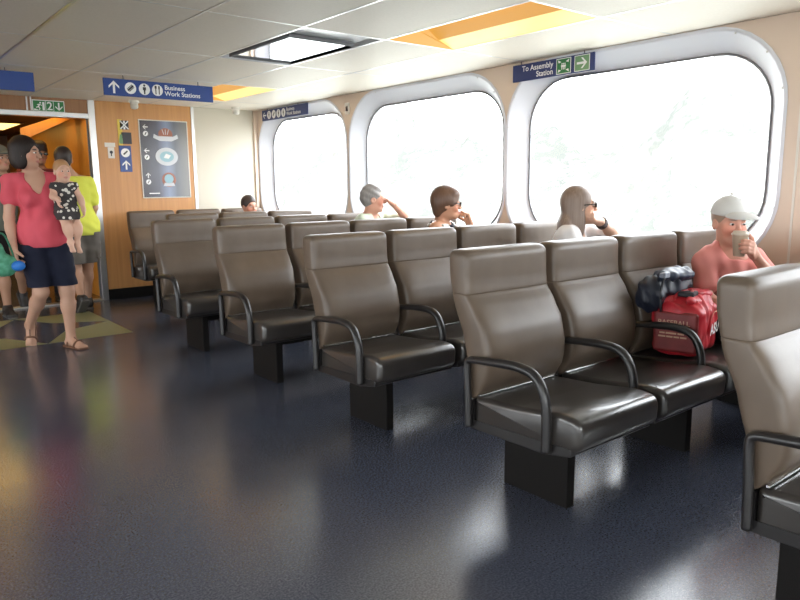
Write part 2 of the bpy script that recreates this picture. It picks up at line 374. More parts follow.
# ------------------------------------------------------------------ signs
class Sheet:
    """flat drawing on a plane: o origin (lower left), u reading direction, v up, n towards the reader"""
    def __init__(s, root, o, u, v): s.root = root; s.o = Vector(o); s.u = Vector(u).normalized(); s.v = Vector(v).normalized(); s.n = s.u.cross(s.v)
    def P(s, x, y, h=0): return s.o+s.u*x+s.v*y+s.n*h
    def polys(s, name, polys, m, h=.002, parent=None):
        bm = bmesh.new()
        for p in polys: bm.faces.new([bm.verts.new(s.P(x, y, h)) for x, y in p])
        o = obj(name, bm, m); return keep(o, parent or s.root) if parent is None else sub(o, parent)
    def text(s, name, txt, x, y, size, m, h=.002, align='LEFT', sx=1, bold=.012):
        cu = bpy.data.curves.new('t', 'FONT'); cu.body = txt; cu.size = size; cu.align_x = align; cu.space_line = .92; cu.offset = size*bold
        to = bpy.data.objects.new('t', cu); COL.objects.link(to); bpy.context.view_layer.update()
        me = bpy.data.meshes.new_from_object(to.evaluated_get(bpy.context.evaluated_depsgraph_get())); bpy.data.objects.remove(to); bpy.data.curves.remove(cu)
        for vtx in me.vertices: vtx.co = s.P(x+vtx.co.x*sx, y+vtx.co.y, h)
        me.materials.clear(); me.name = name
        return keep(link(name, me, m, None, False), s.root)
    def slab(s, name, w, h, th, m, x=0, y=0, bev=.002):
        bm = bmesh.new(); add_box(bm, (x, y, -th), (x+w, y+h, 0), bev, 1)
        for vtx in bm.verts: vtx.co = s.P(*vtx.co)
        return keep(obj(name, bm, m), s.root)
def sub(o, parent): o.parent = parent; o.matrix_parent_inverse = parent.matrix_parent_inverse.copy() if False else Matrix.Identity(4); return o
def circ(x, y, r, n=24, ry=None): return [(x+r*math.cos(2*PI*k/n), y+(ry or r)*math.sin(2*PI*k/n)) for k in range(n)]
def arrow(x, y, s, ang=0):
    """shaft and head polygons, pointing up at ang 0, s = overall height"""
    w = .09*s; P_ = [[(-w, -.5*s), (w, -.5*s), (w, .36*s), (-w, .36*s)], [(0, .5*s), (-.42*s, .08*s), (-.42*s, -.1*s), (0, .3*s)], [(0, .5*s), (0, .3*s), (.42*s, -.1*s), (.42*s, .08*s)]]
    c, q = math.cos(ang), math.sin(ang)
    return [[(x+a*c-b*q, y+a*q+b*c) for a, b in p] for p in P_]
def bar(x0, y0, x1, y1, w):
    d = Vector((x1-x0, y1-y0)).normalized(); px, py = -d.y*w/2, d.x*w/2
    return [(x0+px, y0+py), (x1+px, y1+py), (x1-px, y1-py), (x0-px, y0-py)]
def person_icon(x, y, s): return [circ(x, y+.36*s, .11*s, 12), [(x-.16*s, y+.2*s), (x+.16*s, y+.2*s), (x+.16*s, y-.1*s), (x+.08*s, y-.1*s), (x+.07*s, y-.48*s), (x-.07*s, y-.48*s), (x-.08*s, y-.1*s), (x-.16*s, y-.1*s)]]
def hooks(sh, xs_, top, h):
    for x in xs_:
        bm = bmesh.new(); add_tube(bm, [sh.P(x, top-.012, -.006), sh.P(x, top+h, -.006)], .004, 6); add_tube(bm, [sh.P(x-.014, top-.004, -.006), sh.P(x+.014, top-.004, -.006)], .006, 6)
        keep(obj('hook', bm, M['hook']), sh.root)

# business work stations sign, hanging from the ceiling across the aisle
t = thing('hanging_sign', 'blue hanging sign reading Business Work Stations with arrow and three round symbols', 'sign', (2.39, 6.3, 2.2))
S = Sheet(t, (1.892, 6.3, 2.063), (1, 0, 0), (0, 0, 1)); W_, H_ = .985, .142
S.slab('panel', W_, H_, .016, M['blue']); hooks(S, (.17, .845), H_, .031)
S.polys('arrow_symbol', arrow(.085, .071, .105), M['white'])
for cx, ic in ((.225, 0), (.345, 1), (.46, 2)):
    S.polys('round_symbol', [circ(cx, .071, .049)], M['white'])
    if ic == 0: pg = [bar(cx-.024, .049, cx+.024, .093, .016), bar(cx-.03, .062, cx+.012, .1, .006), bar(cx-.012, .042, cx+.03, .08, .006)]
    elif ic == 1: pg = person_icon(cx, .071, .088)
    else: pg = [bar(cx-.015, .035, cx-.015, .107, .009), bar(cx+.015, .035, cx+.015, .107, .009), bar(cx-.015, .085, cx-.015, .108, .018), bar(cx+.015, .08, cx+.015, .108, .014)]
    S.polys('pictogram', pg, M['icon_dark'], .003)
S.text('lettering', 'Business\nWork Stations', .525, .082, .056, M['white'], sx=1.0)
# plain back of the second hanging sign at the left edge
t = thing('hanging_sign', 'plain blue hanging sign cut off by the left edge of the picture', 'sign', (.9, 6.4, 2.2))
S = Sheet(t, (.40, 6.42, 2.062), (1, 0, 0), (0, 0, 1)); S.slab('panel', .984, .15, .016, M['blue']); hooks(S, (.16, .78), .15, .024)
# assembly station sign along the window wall
t = thing('hanging_sign', 'navy sign reading To Assembly Station with green symbol and arrow squares', 'sign', (4.33, 3.5, 2.2))
S = Sheet(t, (4.335, 3.885, 2.087), (0, -1, 0), (0, 0, 1)); W_, H_ = .77, .128
S.slab('panel', W_, H_, .014, M['navy']); hooks(S, (.085, .68), H_, .022)
S.text('lettering', 'To Assembly\nStation', .405, .072, .058, M['white'], align='RIGHT')
for x0, k in ((.435, 0), (.60, 1)):
    S.polys('symbol_border', [[(x0, .008), (x0+.135, .008), (x0+.135, .12), (x0, .12)]], M['white'], .002)
    S.polys('symbol_field', [[(x0+.006, .013), (x0+.129, .013), (x0+.129, .115), (x0+.006, .115)]], M['green'] if k == 0 else M['greensage'], .003)
    cx, cy = x0+.0675, .064
    if k == 0:
        pg = []
        for a in (1, -1):
            for b in (1, -1): pg.append([(cx+a*.02, cy+b*.03), (cx+a*.052, cy+b*.046), (cx+a*.045, cy+b*.022)] if a*b > 0 else [(cx+a*.02, cy+b*.03), (cx+a*.045, cy+b*.022), (cx+a*.052, cy+b*.046)])
        for dx in (-.014, 0, .014): pg += person_icon(cx+dx, cy-.002, .05)
        S.polys('pictogram', pg, M['white'], .004)
    else: S.polys('arrow_symbol', arrow(cx, cy, .09, -PI/2), M['white'], .004)
# second sign further along the window wall
t = thing('hanging_sign', 'small navy sign with left arrow and four round symbols over the farthest window', 'sign', (4.33, 7.55, 2.2))
S = Sheet(t, (4.33, 8.07, 2.093), (0, -1, 0), (0, 0, 1)); W_, H_ = 1.08, .13
S.slab('panel', W_, H_, .014, M['navy']); hooks(S, (.13, .87), H_, .014)
S.polys('arrow_symbol', arrow(.07, .065, .085, PI/2), M['white'])
for i in range(4):
    cx = .185+.118*i
    S.polys('round_symbol', [circ(cx, .065, .05)], M['white']); S.polys('pictogram', person_icon(cx, .065, .075) if i != 1 else [bar(cx-.02, .045, cx+.02, .085, .014)], M['icon_dark'], .003)
S.text('lettering', 'Business\nWork Stations', .61, .078, .055, M['white'])
# exit sign over the doorway
t = thing('exit_sign', 'small green sign with running figure, the number 2 and down arrow above the doorway', 'sign', (1.9, YF, 2.1))
S = Sheet(t, (1.742, YF-.012, 2.083), (1, 0, 0), (0, 0, 1)); S.slab('panel', .315, .122, .01, M['white'])
for x0, w in ((.008, .118), (.131, .072), (.208, .099)): S.polys('field', [[(x0, .009), (x0+w, .009), (x0+w, .113), (x0, .113)]], M['green'], .0015)
S.polys('running_figure', [circ(.078, .092, .009, 10), bar(.07, .08, .058, .05, .014), bar(.058, .05, .035, .042, .01), bar(.058, .05, .072, .03, .01), bar(.072, .03, .06, .016, .008), bar(.068, .078, .09, .064, .008), bar(.066, .076, .045, .07, .008), [(.096, .016), (.118, .016), (.118, .1), (.096, .1)], [(.014, .014), (.06, .014), (.05, .022), (.014, .03)]], M['white'], .003)
S.text('number', '2', .167, .022, .118, M['white'], .003, 'CENTER'); S.polys('arrow_symbol', arrow(.2575, .06, .085, PI), M['white'], .003)
# narrow pictogram strip and the small notice beside it
t = thing('wall_sign', 'narrow column of pictograms with blue arrow panel on the orange wood wall', 'sign', (2.67, YF, 1.7))
S = Sheet(t, (2.60, YF-.008, 1.46), (1, 0, 0), (0, 0, 1))
S.slab('panel', .135, .295, .006, M['blue']); S.polys('arrow_symbol', arrow(.068, .077, .105), M['white']); S.polys('round_symbol', [circ(.068, .215, .05)], M['white']); S.polys('pictogram', [bar(.045, .195, .091, .235, .016)], M['icon_dark'], .003)
S.slab('yellow_panel', .05, .29, .004, M['yellow'], 0, .297)
S.slab('dark_panel', .12, .13, .004, M['icon_dark'], .03, .315)
S.polys('figure_symbol', [circ(.028, .335, .022, 12), [(.008, .345), (.05, .345), (.04, .42), (.018, .42)]], M['greensage'], .003)
S.slab('square_panel', .1, .1, .004, M['icon_dark'], .025, .475)
S.polys('cross_symbol', [bar(.03, .48, .12, .57, .014), bar(.03, .57, .12, .48, .014), bar(.075, .476, .075, .505, .02), bar(.075, .545, .075, .572, .02)], M['white'], .003)
t = thing('wall_notice', 'small white T shaped notice left of the pictogram column', 'notice', (2.5, YF, 1.7))
S = Sheet(t, (2.445, YF-.008, 1.61), (1, 0, 0), (0, 0, 1))
S.slab('heading_panel', .115, .048, .005, M['plate'], 0, .125); S.slab('lower_panel', .072, .122, .005, M['plate'], .03, 0); S.polys('pictogram', [circ(.066, .068, .018, 12), bar(.066, .025, .066, .06, .012)], M['icon_dark'])
# poster
def poster_mat():
    m = bpy.data.materials.new('poster_print'); m.use_nodes = True; nt = m.node_tree; b = nt.nodes['Principled BSDF']; L = nt.links.new
    tc = nt.nodes.new('ShaderNodeTexCoord'); sp = nt.nodes.new('ShaderNodeSeparateXYZ'); mr = nt.nodes.new('ShaderNodeMapRange'); r = nt.nodes.new('ShaderNodeValToRGB')
    L(tc.outputs['Object'], sp.inputs[0]); L(sp.outputs['X'], mr.inputs['Value']); mr.inputs['From Min'].default_value = -.29; mr.inputs['From Max'].default_value = .29
    e = r.color_ramp.elements; e[0].color = (.04, .035, .045, 1); e[0].position = .1; e[1].color = (.2, .19, .18, 1); e[1].position = .95
    k = e.new(.55); k.color = (.2, .24, .36, 1); k = e.new(.72); k.color = (.1, .11, .13, 1); k = e.new(.35); k.color = (.07, .07, .1, 1)
    L(mr.outputs['Result'], r.inputs['Fac']); L(r.outputs['Color'], b.inputs['Base Color']); b.inputs['Roughness'].default_value = .25
    return m
t = thing('poster', 'dark grey blue poster with three round emblems and white arrows on the wood wall', 'poster', (3.125, YF, 1.6))
S = Sheet(t, (2.835, YF-.012, 1.155), (1, 0, 0), (0, 0, 1)); pw, ph = .585, .905
S.slab('frame', pw, ph, .01, M['plate'])
bm = bmesh.new(); bm.faces.new([bm.verts.new((x-.29, -.0125-.0015, z)) for x, z in ((.012, 1.155-1.6+.012), (pw-.012, 1.155-1.6+.012), (pw-.012, 1.155-1.6+ph-.012), (.012, 1.155-1.6+ph-.012))])
obj('print', bm, poster_mat(), t)
mr_ = mat('emblem_rust', (.3, .1, .06), .4); mt_ = mat('emblem_teal', (.3, .5, .58), .4); mp_ = mat('emblem_pale', (.6, .62, .66), .4)
S.polys('emblem', [circ(.31, .745, .085, 24, .07)], mr_, .003); S.polys('emblem_ribbon', [[(.16, .70), (.24, .665), (.38, .665), (.46, .70), (.45, .745), (.40, .72), (.22, .72), (.17, .745)]], mp_, .004)
S.polys('emblem_leaf', [bar(.29+.02*i, .74, .27+.04*i, .80, .008) for i in range(3)], mp_, .004)
S.polys('emblem', [circ(.31, .485, .135, 32, .105)], mp_, .003); S.polys('emblem_centre', [circ(.31, .485, .085, 24, .062)], mt_, .004); S.polys('emblem_leaf', [[(.27, .47), (.33, .46), (.36, .50), (.30, .52)]], M['white'], .005)
S.polys('emblem', [circ(.32, .215, .085, 24)], mr_, .003); S.polys('emblem_centre', [circ(.32, .225, .055, 24)], mt_, .004); S.polys('emblem_ribbon', [[(.25, .14), (.39, .14), (.375, .18), (.265, .18)]], mp_, .004)
for y, an in ((.82, PI/2), (.55, PI/2), (.265, 0)):
    S.polys('arrow_symbol', arrow(.075, y, .062, an), M['white'], .003); S.polys('round_symbol', [circ(.075, y-.075, .03, 16)], M['white'], .003); S.polys('pictogram', [bar(.065, y-.09, .085, y-.06, .012)], M['icon_dark'], .004)
S.polys('caption', [[(.075, .05), (.20, .05), (.20, .062), (.075, .062)]], M['white'], .003)
# switch plate on the pillar between the middle and the farthest window
t = thing('switch_plate', 'small white switch plate at the top of the pillar between far windows', 'switch', (XW, 6.22, 2.1))
S = Sheet(t, (XW-.012, 6.262, 2.03), (0, -1, 0), (0, 0, 1)); S.slab('plate', .082, .12, .008, M['plate'], 0, 0, .003); S.slab('rocker', .04, .06, .004, M['white'], .02, .03); S.polys('rocker_mark', [bar(.03, .08, .05, .08, .006)], M['icon_dark'], .003)

# ------------------------------------------------------------------ seats
RX, PITCH, RS = 1.957, .56, 1.167
def rowY(k): return 2.0+RS*(k-1)+(.035 if k == 0 else 0)
def sup(t, n): c = math.cos(t); s = math.sin(t); return (math.copysign(abs(c)**(2/n), c), math.copysign(abs(s)**(2/n), s))
def upholster(levels, n=56, ex=6.5):
    """levels: (z, y_front, y_back, half width, centre x)"""
    rings = []
    for z, yf, yb, hw, cx in levels:
        r = []
        for k in range(n):
            a, b = sup(2*PI*k/n, ex); r.append((cx+hw*a, (yf+yb)/2+(yb-yf)/2*b, z))
        rings.append(r)
    bm = bmesh.new(); add_loft(bm, rings); return bm
def interp(tab, z):
    for (z0, v0), (z1, v1) in zip(tab, tab[1:]):
        if z <= z1: t = (z-z0)/(z1-z0); t = max(0, t); return v0+(v1-v0)*(t*t*(3-2*t)*.5+t*.5)
    return tab[-1][1]
FR = [(.40, -.055), (.45, -.10), (.51, -.138), (.60, -.145), (.70, -.124), (.78, -.075), (.84, -.030), (.90, -.024), (.99, -.022), (1.02, -.018)]
BK = [(.29, -.034), (.40, -.036), (.52, -.018), (.655, .022), (.81, .078), (.93, .102), (1.02, .108)]
HWt = [(.40, .252), (.60, .256), (.80, .2595), (.95, .2595), (1.02, .258)]
CX = .2595
def back_levels(z0, z1, pinch0, pinch1, n=16):
    L_ = []
    for i in range(n+1):
        t = i/n; z = z0+(z1-z0)*t; yf, yb, hw = interp(FR, z), interp(BK, z), interp(HWt, z)
        def pin(dist, R): return 0 if dist >= R else (R-math.sqrt(max(0, R*R-(R-dist)**2)))
        s = 0
        if pinch1: s = max(s, pin((z1-z), pinch1))
        if pinch0: s = max(s, pin((z-z0), pinch0))
        L_.append((z, yf+s, yb-min(s, (yb-yf)*.45), hw-s, CX))
    return L_
def dense(z0, z1, a, b, n=22):
    L_ = back_levels(z0, z1, a, b, 60)
    keepers = [0, 1, 2, 3, 5, 8]+list(range(12, 50, 5))+[52, 55, 57, 58, 59, 60]
    return [L_[i] for i in keepers]
def seat_profile():
    pts = [(-.065, .302), (-.065, .425), (-.30, .438), (-.50, .462), (-.598, .452), (-.592, .345), (-.545, .318)]
    return round_poly([(a, b, 0) for a, b in pts], [.015, .02, .2, .25, .075, .04, .02], 8)
def ext_profile(prof, x0, x1, r=.018, seg=4):
    c = sum((Vector(p) for p in prof), Vector())/len(prof); rings = []
    n = len(prof)
    nor = []
    for i in range(n):
        d = (Vector(prof[(i+1) % n])-Vector(prof[i-1])); nn = Vector((d.y, -d.x, 0)).normalized()
        if nn.dot(Vector(prof[i])-c) < 0: nn = -nn
        nor.append(nn)
    st = [(x0+r*(1-math.cos(a)), r*(1-math.sin(a))) for a in [PI/2*k/seg for k in range(seg+1)]]
    st = st+[(x1-(x-x0), s) for x, s in st[::-1]]
    for x, s in st: rings.append([(x, prof[i][0]-nor[i].x*s, prof[i][1]-nor[i].y*s) for i in range(n)])
    return rings
def arm_bm(x):
    bm = bmesh.new()
    path = smooth_path([(x, -.055, .30), (x, -.05, .46), (x, -.042, .555), (x, -.05, .583), (x, -.10, .588), (x, -.22, .600), (x, -.32, .606), (x, -.405, .590), (x, -.448, .52), (x, -.458, .44), (x, -.458, .31)], 2)
    r = []
    for p in path:
        t = min(1, max(0, (p.y+.25)/.15)); r.append(.0185-.004*t)
    add_tube(bm, path, r, 12, flat=((1, 0, 0), 1.12))
    return bm
def make_seat():
    t = thing('lounge_seat', 'x', 'seat', (0, 0, 0))
    obj('backrest', upholster(dense(.405, .846, .02, .007)), M['back'], t, True)
    obj('headrest', upholster(dense(.838, 1.022, .007, .03)), M['back'], t, True)
    bm = bmesh.new(); add_loft(bm, ext_profile(seat_profile(), .002, .518, .024)); obj('cushion', bm, M['seat'], t, True)
    bm = bmesh.new(); pr = round_poly([(-.03, .286, 0), (-.03, .41, 0), (-.06, .41, 0), (-.064, .322, 0), (-.555, .338, 0), (-.555, .312, 0), (-.42, .287, 0)], .006, 2)
    add_loft(bm, ext_profile(pr, .0, .520, .004, 2)); obj('seat_pan', bm, M['black_plastic'], t)
    box('gap_light_strip', (.008, -.098, .432), (.515, -.088, .438), M['gap_light'], t)  # bright strip stands in for light showing in the gap behind the cushion
    obj('armrest', arm_bm(-.018), M['black_plastic'], t, True)
    return t
def row_name(k):
    return {0: 'the nearest row, right edge', 1: 'the row holding the red bag', 2: 'the row of the long haired woman', 3: 'the row of the woman in a vest',
            4: 'the grey haired man\'s row', 5: 'the short row before the last', 6: 'the last row against the far wall'}[k]
SN = ['aisle seat', 'second seat from aisle', 'third seat from aisle', 'window seat']
proto = make_seat(); first = True
BASE_ROWS = {0: (0, 1, 2, 3), 1: (0, 1, 2, 3), 2: (0, 1, 2, 3), 3: (0, 1, 2, 3), 4: (0, 1, 2, 3), 5: (1, 2, 3), 6: (1, 2, 3)}
for k, seats in BASE_ROWS.items():
    for j in seats:
        loc = (RX+PITCH*j, rowY(k), 0)
        if first: s = proto; s.location = loc; first = False
        else: s = dup(proto, loc)
        pos = SN[j] if k < 5 else {1: 'left seat', 2: 'middle seat', 3: 'window seat'}[j]
        s['label'] = 'taupe vinyl seat, %s of %s' % (pos, row_name(k)); s['category'] = 'seat'; s['group'] = 'taupe lounge seats in rows'
        if j == 3: obj('armrest', arm_bm(.542), M['black_plastic'], s, True)
    b = thing('seat_base', 'black beam and plate legs carrying %s' % row_name(k), 'seat base', (RX, rowY(k), 0), 0, 'black bases under the seat rows')
    xa = PITCH*seats[0]; bm = bmesh.new(); add_box(bm, (xa+.19, -.30, .225), (PITCH*4-.06, -.18, .284), .006); obj('beam', bm, M['black_metal'], b)
    for lx in ((.186, 1.10, 2.03) if k < 5 else (.75, 2.03)):
        bm = bmesh.new(); add_box(bm, (lx, -.405, 0), (lx+.05, -.07, .2845), .004); obj('leg', bm, M['black_metal'], b)

# ------------------------------------------------------------------ smooth solids (bodies, hair, clothes, bags): blended shapes meshed as one surface
def V(*a): return np.array(a, dtype=np.float64)
def nrm(a): return a/(np.linalg.norm(a)+1e-12)
class Solid:
    def __init__(s, k=.02): s.p = []; s.k = k; s.pl = []; s.paint = []
    def cap(s, a, b, ra, rb=None, k=None, op='u'):
        a = V(*a); b = V(*b); rb = ra if rb is None else rb; r = max(ra, rb)
        s.p.append(('c', np.minimum(a, b)-r, np.maximum(a, b)+r, (a, b, ra, rb), s.k if k is None else k, op)); return s
    def ell(s, c, r, R=None, k=None, op='u'):
        c = V(*c); r = V(*r); e = np.full(3, r.max()) if R is not None else r
        s.p.append(('e', c-e, c+e, (c, r, R), s.k if k is None else k, op)); return s
    def box(s, c, h, rad, R=None, k=None, op='u'):
        c = V(*c); h = V(*h); e = np.full(3, np.linalg.norm(h)) if R is not None else h
        s.p.append(('b', c-e, c+e, (c, h, rad, R), s.k if k is None else k, op)); return s
    def clip(s, p, n): s.pl.append((V(*p), nrm(V(*n)))); return s        # drops everything on the n side
    def build(s, name, m, parent=None, vox=.006, noise=None):
        lo = np.min([p[1] for p in s.p if p[5] == 'u'], 0)-3*vox; hi = np.max([p[2] for p in s.p if p[5] == 'u'], 0)+3*vox
        n = np.ceil((hi-lo)/vox).astype(int)+1; F = np.full(n, .5, dtype=np.float32)
        ax = [(lo[i]+vox*np.arange(n[i])).astype(np.float32) for i in range(3)]
        for kind, a, b, q, k, op in s.p:
            i0 = np.clip(((a-k-2*vox-lo)/vox).astype(int), 0, n); i1 = np.clip(((b+k+2*vox-lo)/vox).astype(int)+2, 0, n)
            if (i1 <= i0).any(): continue
            sl = tuple(slice(i0[d], i1[d]) for d in range(3))
            X, Y, Z = np.meshgrid(ax[0][sl[0]], ax[1][sl[1]], ax[2][sl[2]], indexing='ij')
            if kind == 'c':
                A, B, ra, rb = q; d = B-A; L2 = d@d+1e-12
                t = np.clip(((X-A[0])*d[0]+(Y-A[1])*d[1]+(Z-A[2])*d[2])/L2, 0, 1)
                D = np.sqrt((X-A[0]-t*d[0])**2+(Y-A[1]-t*d[1])**2+(Z-A[2]-t*d[2])**2)-(ra+(rb-ra)*t)
            else:
                c = q[0]; P = [X-c[0], Y-c[1], Z-c[2]]; R = q[2] if kind == 'e' else q[3]
                if R is not None: P = [P[0]*R[j][0]+P[1]*R[j][1]+P[2]*R[j][2] for j in range(3)]
                if kind == 'e':
                    r = q[1]; k0 = np.sqrt((P[0]/r[0])**2+(P[1]/r[1])**2+(P[2]/r[2])**2)+1e-6
                    k1 = np.sqrt((P[0]/r[0]**2)**2+(P[1]/r[1]**2)**2+(P[2]/r[2]**2)**2)+1e-6; D = k0*(k0-1)/k1
                else:
                    h, rad = q[1], q[2]; Q = [np.abs(P[j])-(h[j]-rad) for j in range(3)]
                    D = np.sqrt(np.maximum(Q[0], 0)**2+np.maximum(Q[1], 0)**2+np.maximum(Q[2], 0)**2)+np.minimum(np.maximum(Q[0], np.maximum(Q[1], Q[2])), 0)-rad
            f = F[sl]; D = D.astype(np.float32)
            if op == 'u':
                if k > 0: h = np.maximum(k-np.abs(f-D), 0)/k; F[sl] = np.minimum(f, D)-h*h*k*.25
                else: F[sl] = np.minimum(f, D)
            else:
                D = -D; h = np.maximum(k-np.abs(f-D), 0)/max(k, 1e-6); F[sl] = np.maximum(f, D)+h*h*k*.25
        if noise:
            am, fr, sd_ = noise; rs = np.random.RandomState(sd_)
            for _ in range(5):
                w = rs.randn(3)*fr; ph = rs.rand()*6
                F = F+(am*np.sin((ax[0]*w[0]+ph)[:, None, None]+(ax[1]*w[1])[None, :, None]+(ax[2]*w[2])[None, None, :])).astype(np.float32)
        for p, nn in s.pl:
            F = np.maximum(F, ((ax[0]-p[0])*nn[0])[:, None, None]+((ax[1]-p[1])*nn[1])[None, :, None]+((ax[2]-p[2])*nn[2])[None, None, :])
        return s.mesh(F, lo, vox, name, m, parent)
    def mesh(s, F, lo, vox, name, m, parent):
        ins = F < 0; n = np.array(F.shape)
        cnt = np.zeros(n-1, np.int8)
        for dx in (0, 1):
            for dy in (0, 1):
                for dz in (0, 1): cnt += ins[dx:n[0]-1+dx, dy:n[1]-1+dy, dz:n[2]-1+dz]
        act = (cnt > 0) & (cnt < 8); ci = np.argwhere(act); idx = np.full(n-1, -1, np.int32); idx[act] = np.arange(len(ci))
        acc = np.zeros((len(ci), 3)); wn = np.zeros(len(ci))
        co = [(a, b, c) for a in (0, 1) for b in (0, 1) for c in (0, 1)]
        for a in co:
            for d in range(3):
                if a[d]: continue
                b = list(a); b[d] = 1
                fa = F[ci[:, 0]+a[0], ci[:, 1]+a[1], ci[:, 2]+a[2]]; fb = F[ci[:, 0]+b[0], ci[:, 1]+b[1], ci[:, 2]+b[2]]
                x = (fa < 0) != (fb < 0); t = np.where(x, fa/np.where(x, fa-fb, 1), 0)
                p = np.repeat(np.array([a], float), len(ci), 0); p[:, d] = t
                acc += p*x[:, None]; wn += x
        P = lo+vox*(ci+acc/wn[:, None]); faces = []
        for d in range(3):
            e = [1 if i == d else 0 for i in range(3)]; u, w = [(1, 2), (2, 0), (0, 1)][d]
            A = ins[:n[0]-e[0], :n[1]-e[1], :n[2]-e[2]]; B = ins[e[0]:, e[1]:, e[2]:]
            for flip, Mk in ((False, A & ~B), (True, ~A & B)):
                q = np.argwhere(Mk); ok = (q[:, u] > 0) & (q[:, w] > 0) & (q[:, u] < n[u]-1) & (q[:, w] < n[w]-1); q = q[ok]
                if not len(q): continue
                def at(du, dw): c = q.copy(); c[:, u] -= du; c[:, w] -= dw; return idx[c[:, 0], c[:, 1], c[:, 2]]
                f = np.stack([at(1, 1), at(0, 1), at(0, 0), at(1, 0)], 1)
                if flip: f = f[:, ::-1]
                faces.append(f)
        fc = np.concatenate(faces); me = bpy.data.meshes.new(name)
        me.vertices.add(len(P)); me.vertices.foreach_set('co', P.astype(np.float32).ravel())
        me.loops.add(fc.size); me.loops.foreach_set('vertex_index', fc.ravel().astype(np.int32))
        me.polygons.add(len(fc)); me.polygons.foreach_set('loop_start', np.arange(0, fc.size, 4, dtype=np.int32))
        me.update(calc_edges=True)
        if s.paint:
            base = np.array(s.paint[0]); C_ = np.repeat(np.array([[*base, 1.0]]), len(P), 0)
            for c, r, col, soft in s.paint[1:]:
                c = np.array(c); r = np.broadcast_to(np.array(r, float), 3) if np.ndim(r) < 2 else r
                if np.ndim(r) == 2: dd = np.linalg.norm(((P-c)@r[:3].T)/r[3], axis=1)
                else: dd = np.linalg.norm((P-c)/r, axis=1)
                wgt = np.clip((1-dd)/max(soft, 1e-3)+.5, 0, 1)[:, None]; C_[:, :3] = C_[:, :3]*(1-wgt)+np.array(col)*wgt
            at_ = me.attributes.new('paint', 'FLOAT_COLOR', 'POINT'); at_.data.foreach_set('color', C_.astype(np.float32).ravel())
        o = link(name, me, m)
        if parent is not None: keep(o, parent)
        return o

SKIN_ = paint_mat('skin', .5, .35); M['eye'] = mat('eye_white', (.7, .68, .65), .25); M['iris'] = mat('eye_iris', (.04, .025, .018), .2)
def frame(fw, up=(0, 0, 1)):
    f = nrm(V(*fw)); r = nrm(np.cross(f, V(*up))); u = np.cross(r, f); return np.array([r, f, u])     # rows: right, forward, up
def hand(S, w, d, n, t, curl=.5, sc=1.0, spread=.0, k=.008):
    """w wrist, d finger direction, n palm facing, t thumb side"""
    w = V(*w); d = nrm(V(*d)); n = V(*n); n = nrm(n-d*(n@d)); t_ = V(*t); c = np.cross(d, n); t_ = c if c@t_ > 0 else -c
    R = np.array([t_, n, d]); S.box(w+d*.048*sc, V(.040, .014, .048)*sc, .012*sc, R, .016)
    S.cap(w-d*.01*sc, w+d*.03*sc, .025*sc, .024*sc, .02)
    for i, (off, L) in enumerate(((.029, .070), (.010, .078), (-.010, .073), (-.028, .057))):
        p = w+d*.09*sc+t_*off*sc; a = curl*(.55+.12*i); dd = nrm(d+t_*off*spread*8)
        for j, fr in enumerate((.45, .31, .24)):
            dv = dd*math.cos(a)+n*math.sin(a); e = p+dv*L*fr*sc; S.cap(p, e, (.0092-.0008*j)*sc, (.0086-.0008*j)*sc, k); p = e; a += curl*.85
    p = w+d*.022*sc+t_*.034*sc; dv = nrm(d*.62+t_*.75+n*.25*curl)
    for j, L in enumerate((.042, .03)):
        e = p+dv*L*sc; S.cap(p, e, (.0125-.002*j)*sc, (.0105-.0015*j)*sc, k+.003); p = e; dv = nrm(dv+d*.35+n*.5*curl)
def head(S, c, R, sc=1.0, fem=False, neck=None, nr=None, skin=(.5, .3, .2), brow=(.06, .04, .03), lip=(.42, .16, .13), baby=False):
    c = V(*c); W = lambda x, y, z: c+(R[0]*x+R[1]*y+R[2]*z)*sc
    E = lambda p, r, k=.02, op='u': S.ell(W(*p), V(*r)*sc, R, k*sc, op)
    E((0, -.02, .028), (.075, .093, .088), .02); E((0, .022, -.03), (.060, .064, .088), .03)
    if baby: E((0, .04, -.05), (.056, .045, .045), .03)
    E((0, .042, -.086), (.036 if fem else .042, .040, .026), .03); E((0, .066, -.100), (.016 if fem else .021, .016, .014), .022)
    E((0, .070, .026), (.048, .017, .013), .018); E((.040, .056, -.03), (.024, .022, .024), .02); E((-.040, .056, -.03), (.024, .022, .024), .02)
    for x in (-.031, .031): E((x, .093, .004), (.017, .015, .011), .010, 's')
    S.cap(W(0, .084, .012), W(0, .106, -.026), .008*sc, .0115*sc, .012*sc)
    for x in (-.011, .011): E((x, .097, -.030), (.0085, .010, .008), .006)
    E((0, .086, -.056), (.020, .010, .0065), .006); E((0, .085, -.067), (.017, .010, .007), .006)
    for x in (-1, 1):
        E((x*.076, -.010, -.012), (.010, .022, .032), .008); E((x*.086, -.004, -.010), (.008, .012, .018), .006, 's')
    S.paint += [(W(0, .092, -.062), np.vstack([R, V(.024, .02, .011)*sc]), lip, .5), (W(.045, .07, -.03), .03*sc, tuple(np.array(skin)*V(1.12, .86, .82)), 1.2), (W(-.045, .07, -.03), .03*sc, tuple(np.array(skin)*V(1.12, .86, .82)), 1.2)]
    for x in (-.031, .031): S.paint.append((W(x, .085, .027), np.vstack([R, V(.021, .03, .0055)*sc]), brow, .5))
    if neck is not None:
        r = nr or (.045 if fem else .055); S.cap(W(0, -.022, -.07), neck, r*sc, r*1.08*sc, .03)
    return W
def eyes(root, W, R, sc=1.0):
    for x in (-.031, .031):
        S = Solid(0); S.ell(W(x, .0795, .004), V(.0115, .0112, .0066)*sc, R, 0); e = S.build('eye', M['eye'], root, .0022*sc)
        S = Solid(0); S.ell(W(x, .0885, .004), V(.0068, .005, .0062)*sc, R, 0); S.build('iris', M['iris'], None, .0013*sc).parent = e
        e.children[0].matrix_parent_inverse = Matrix.Identity(4)
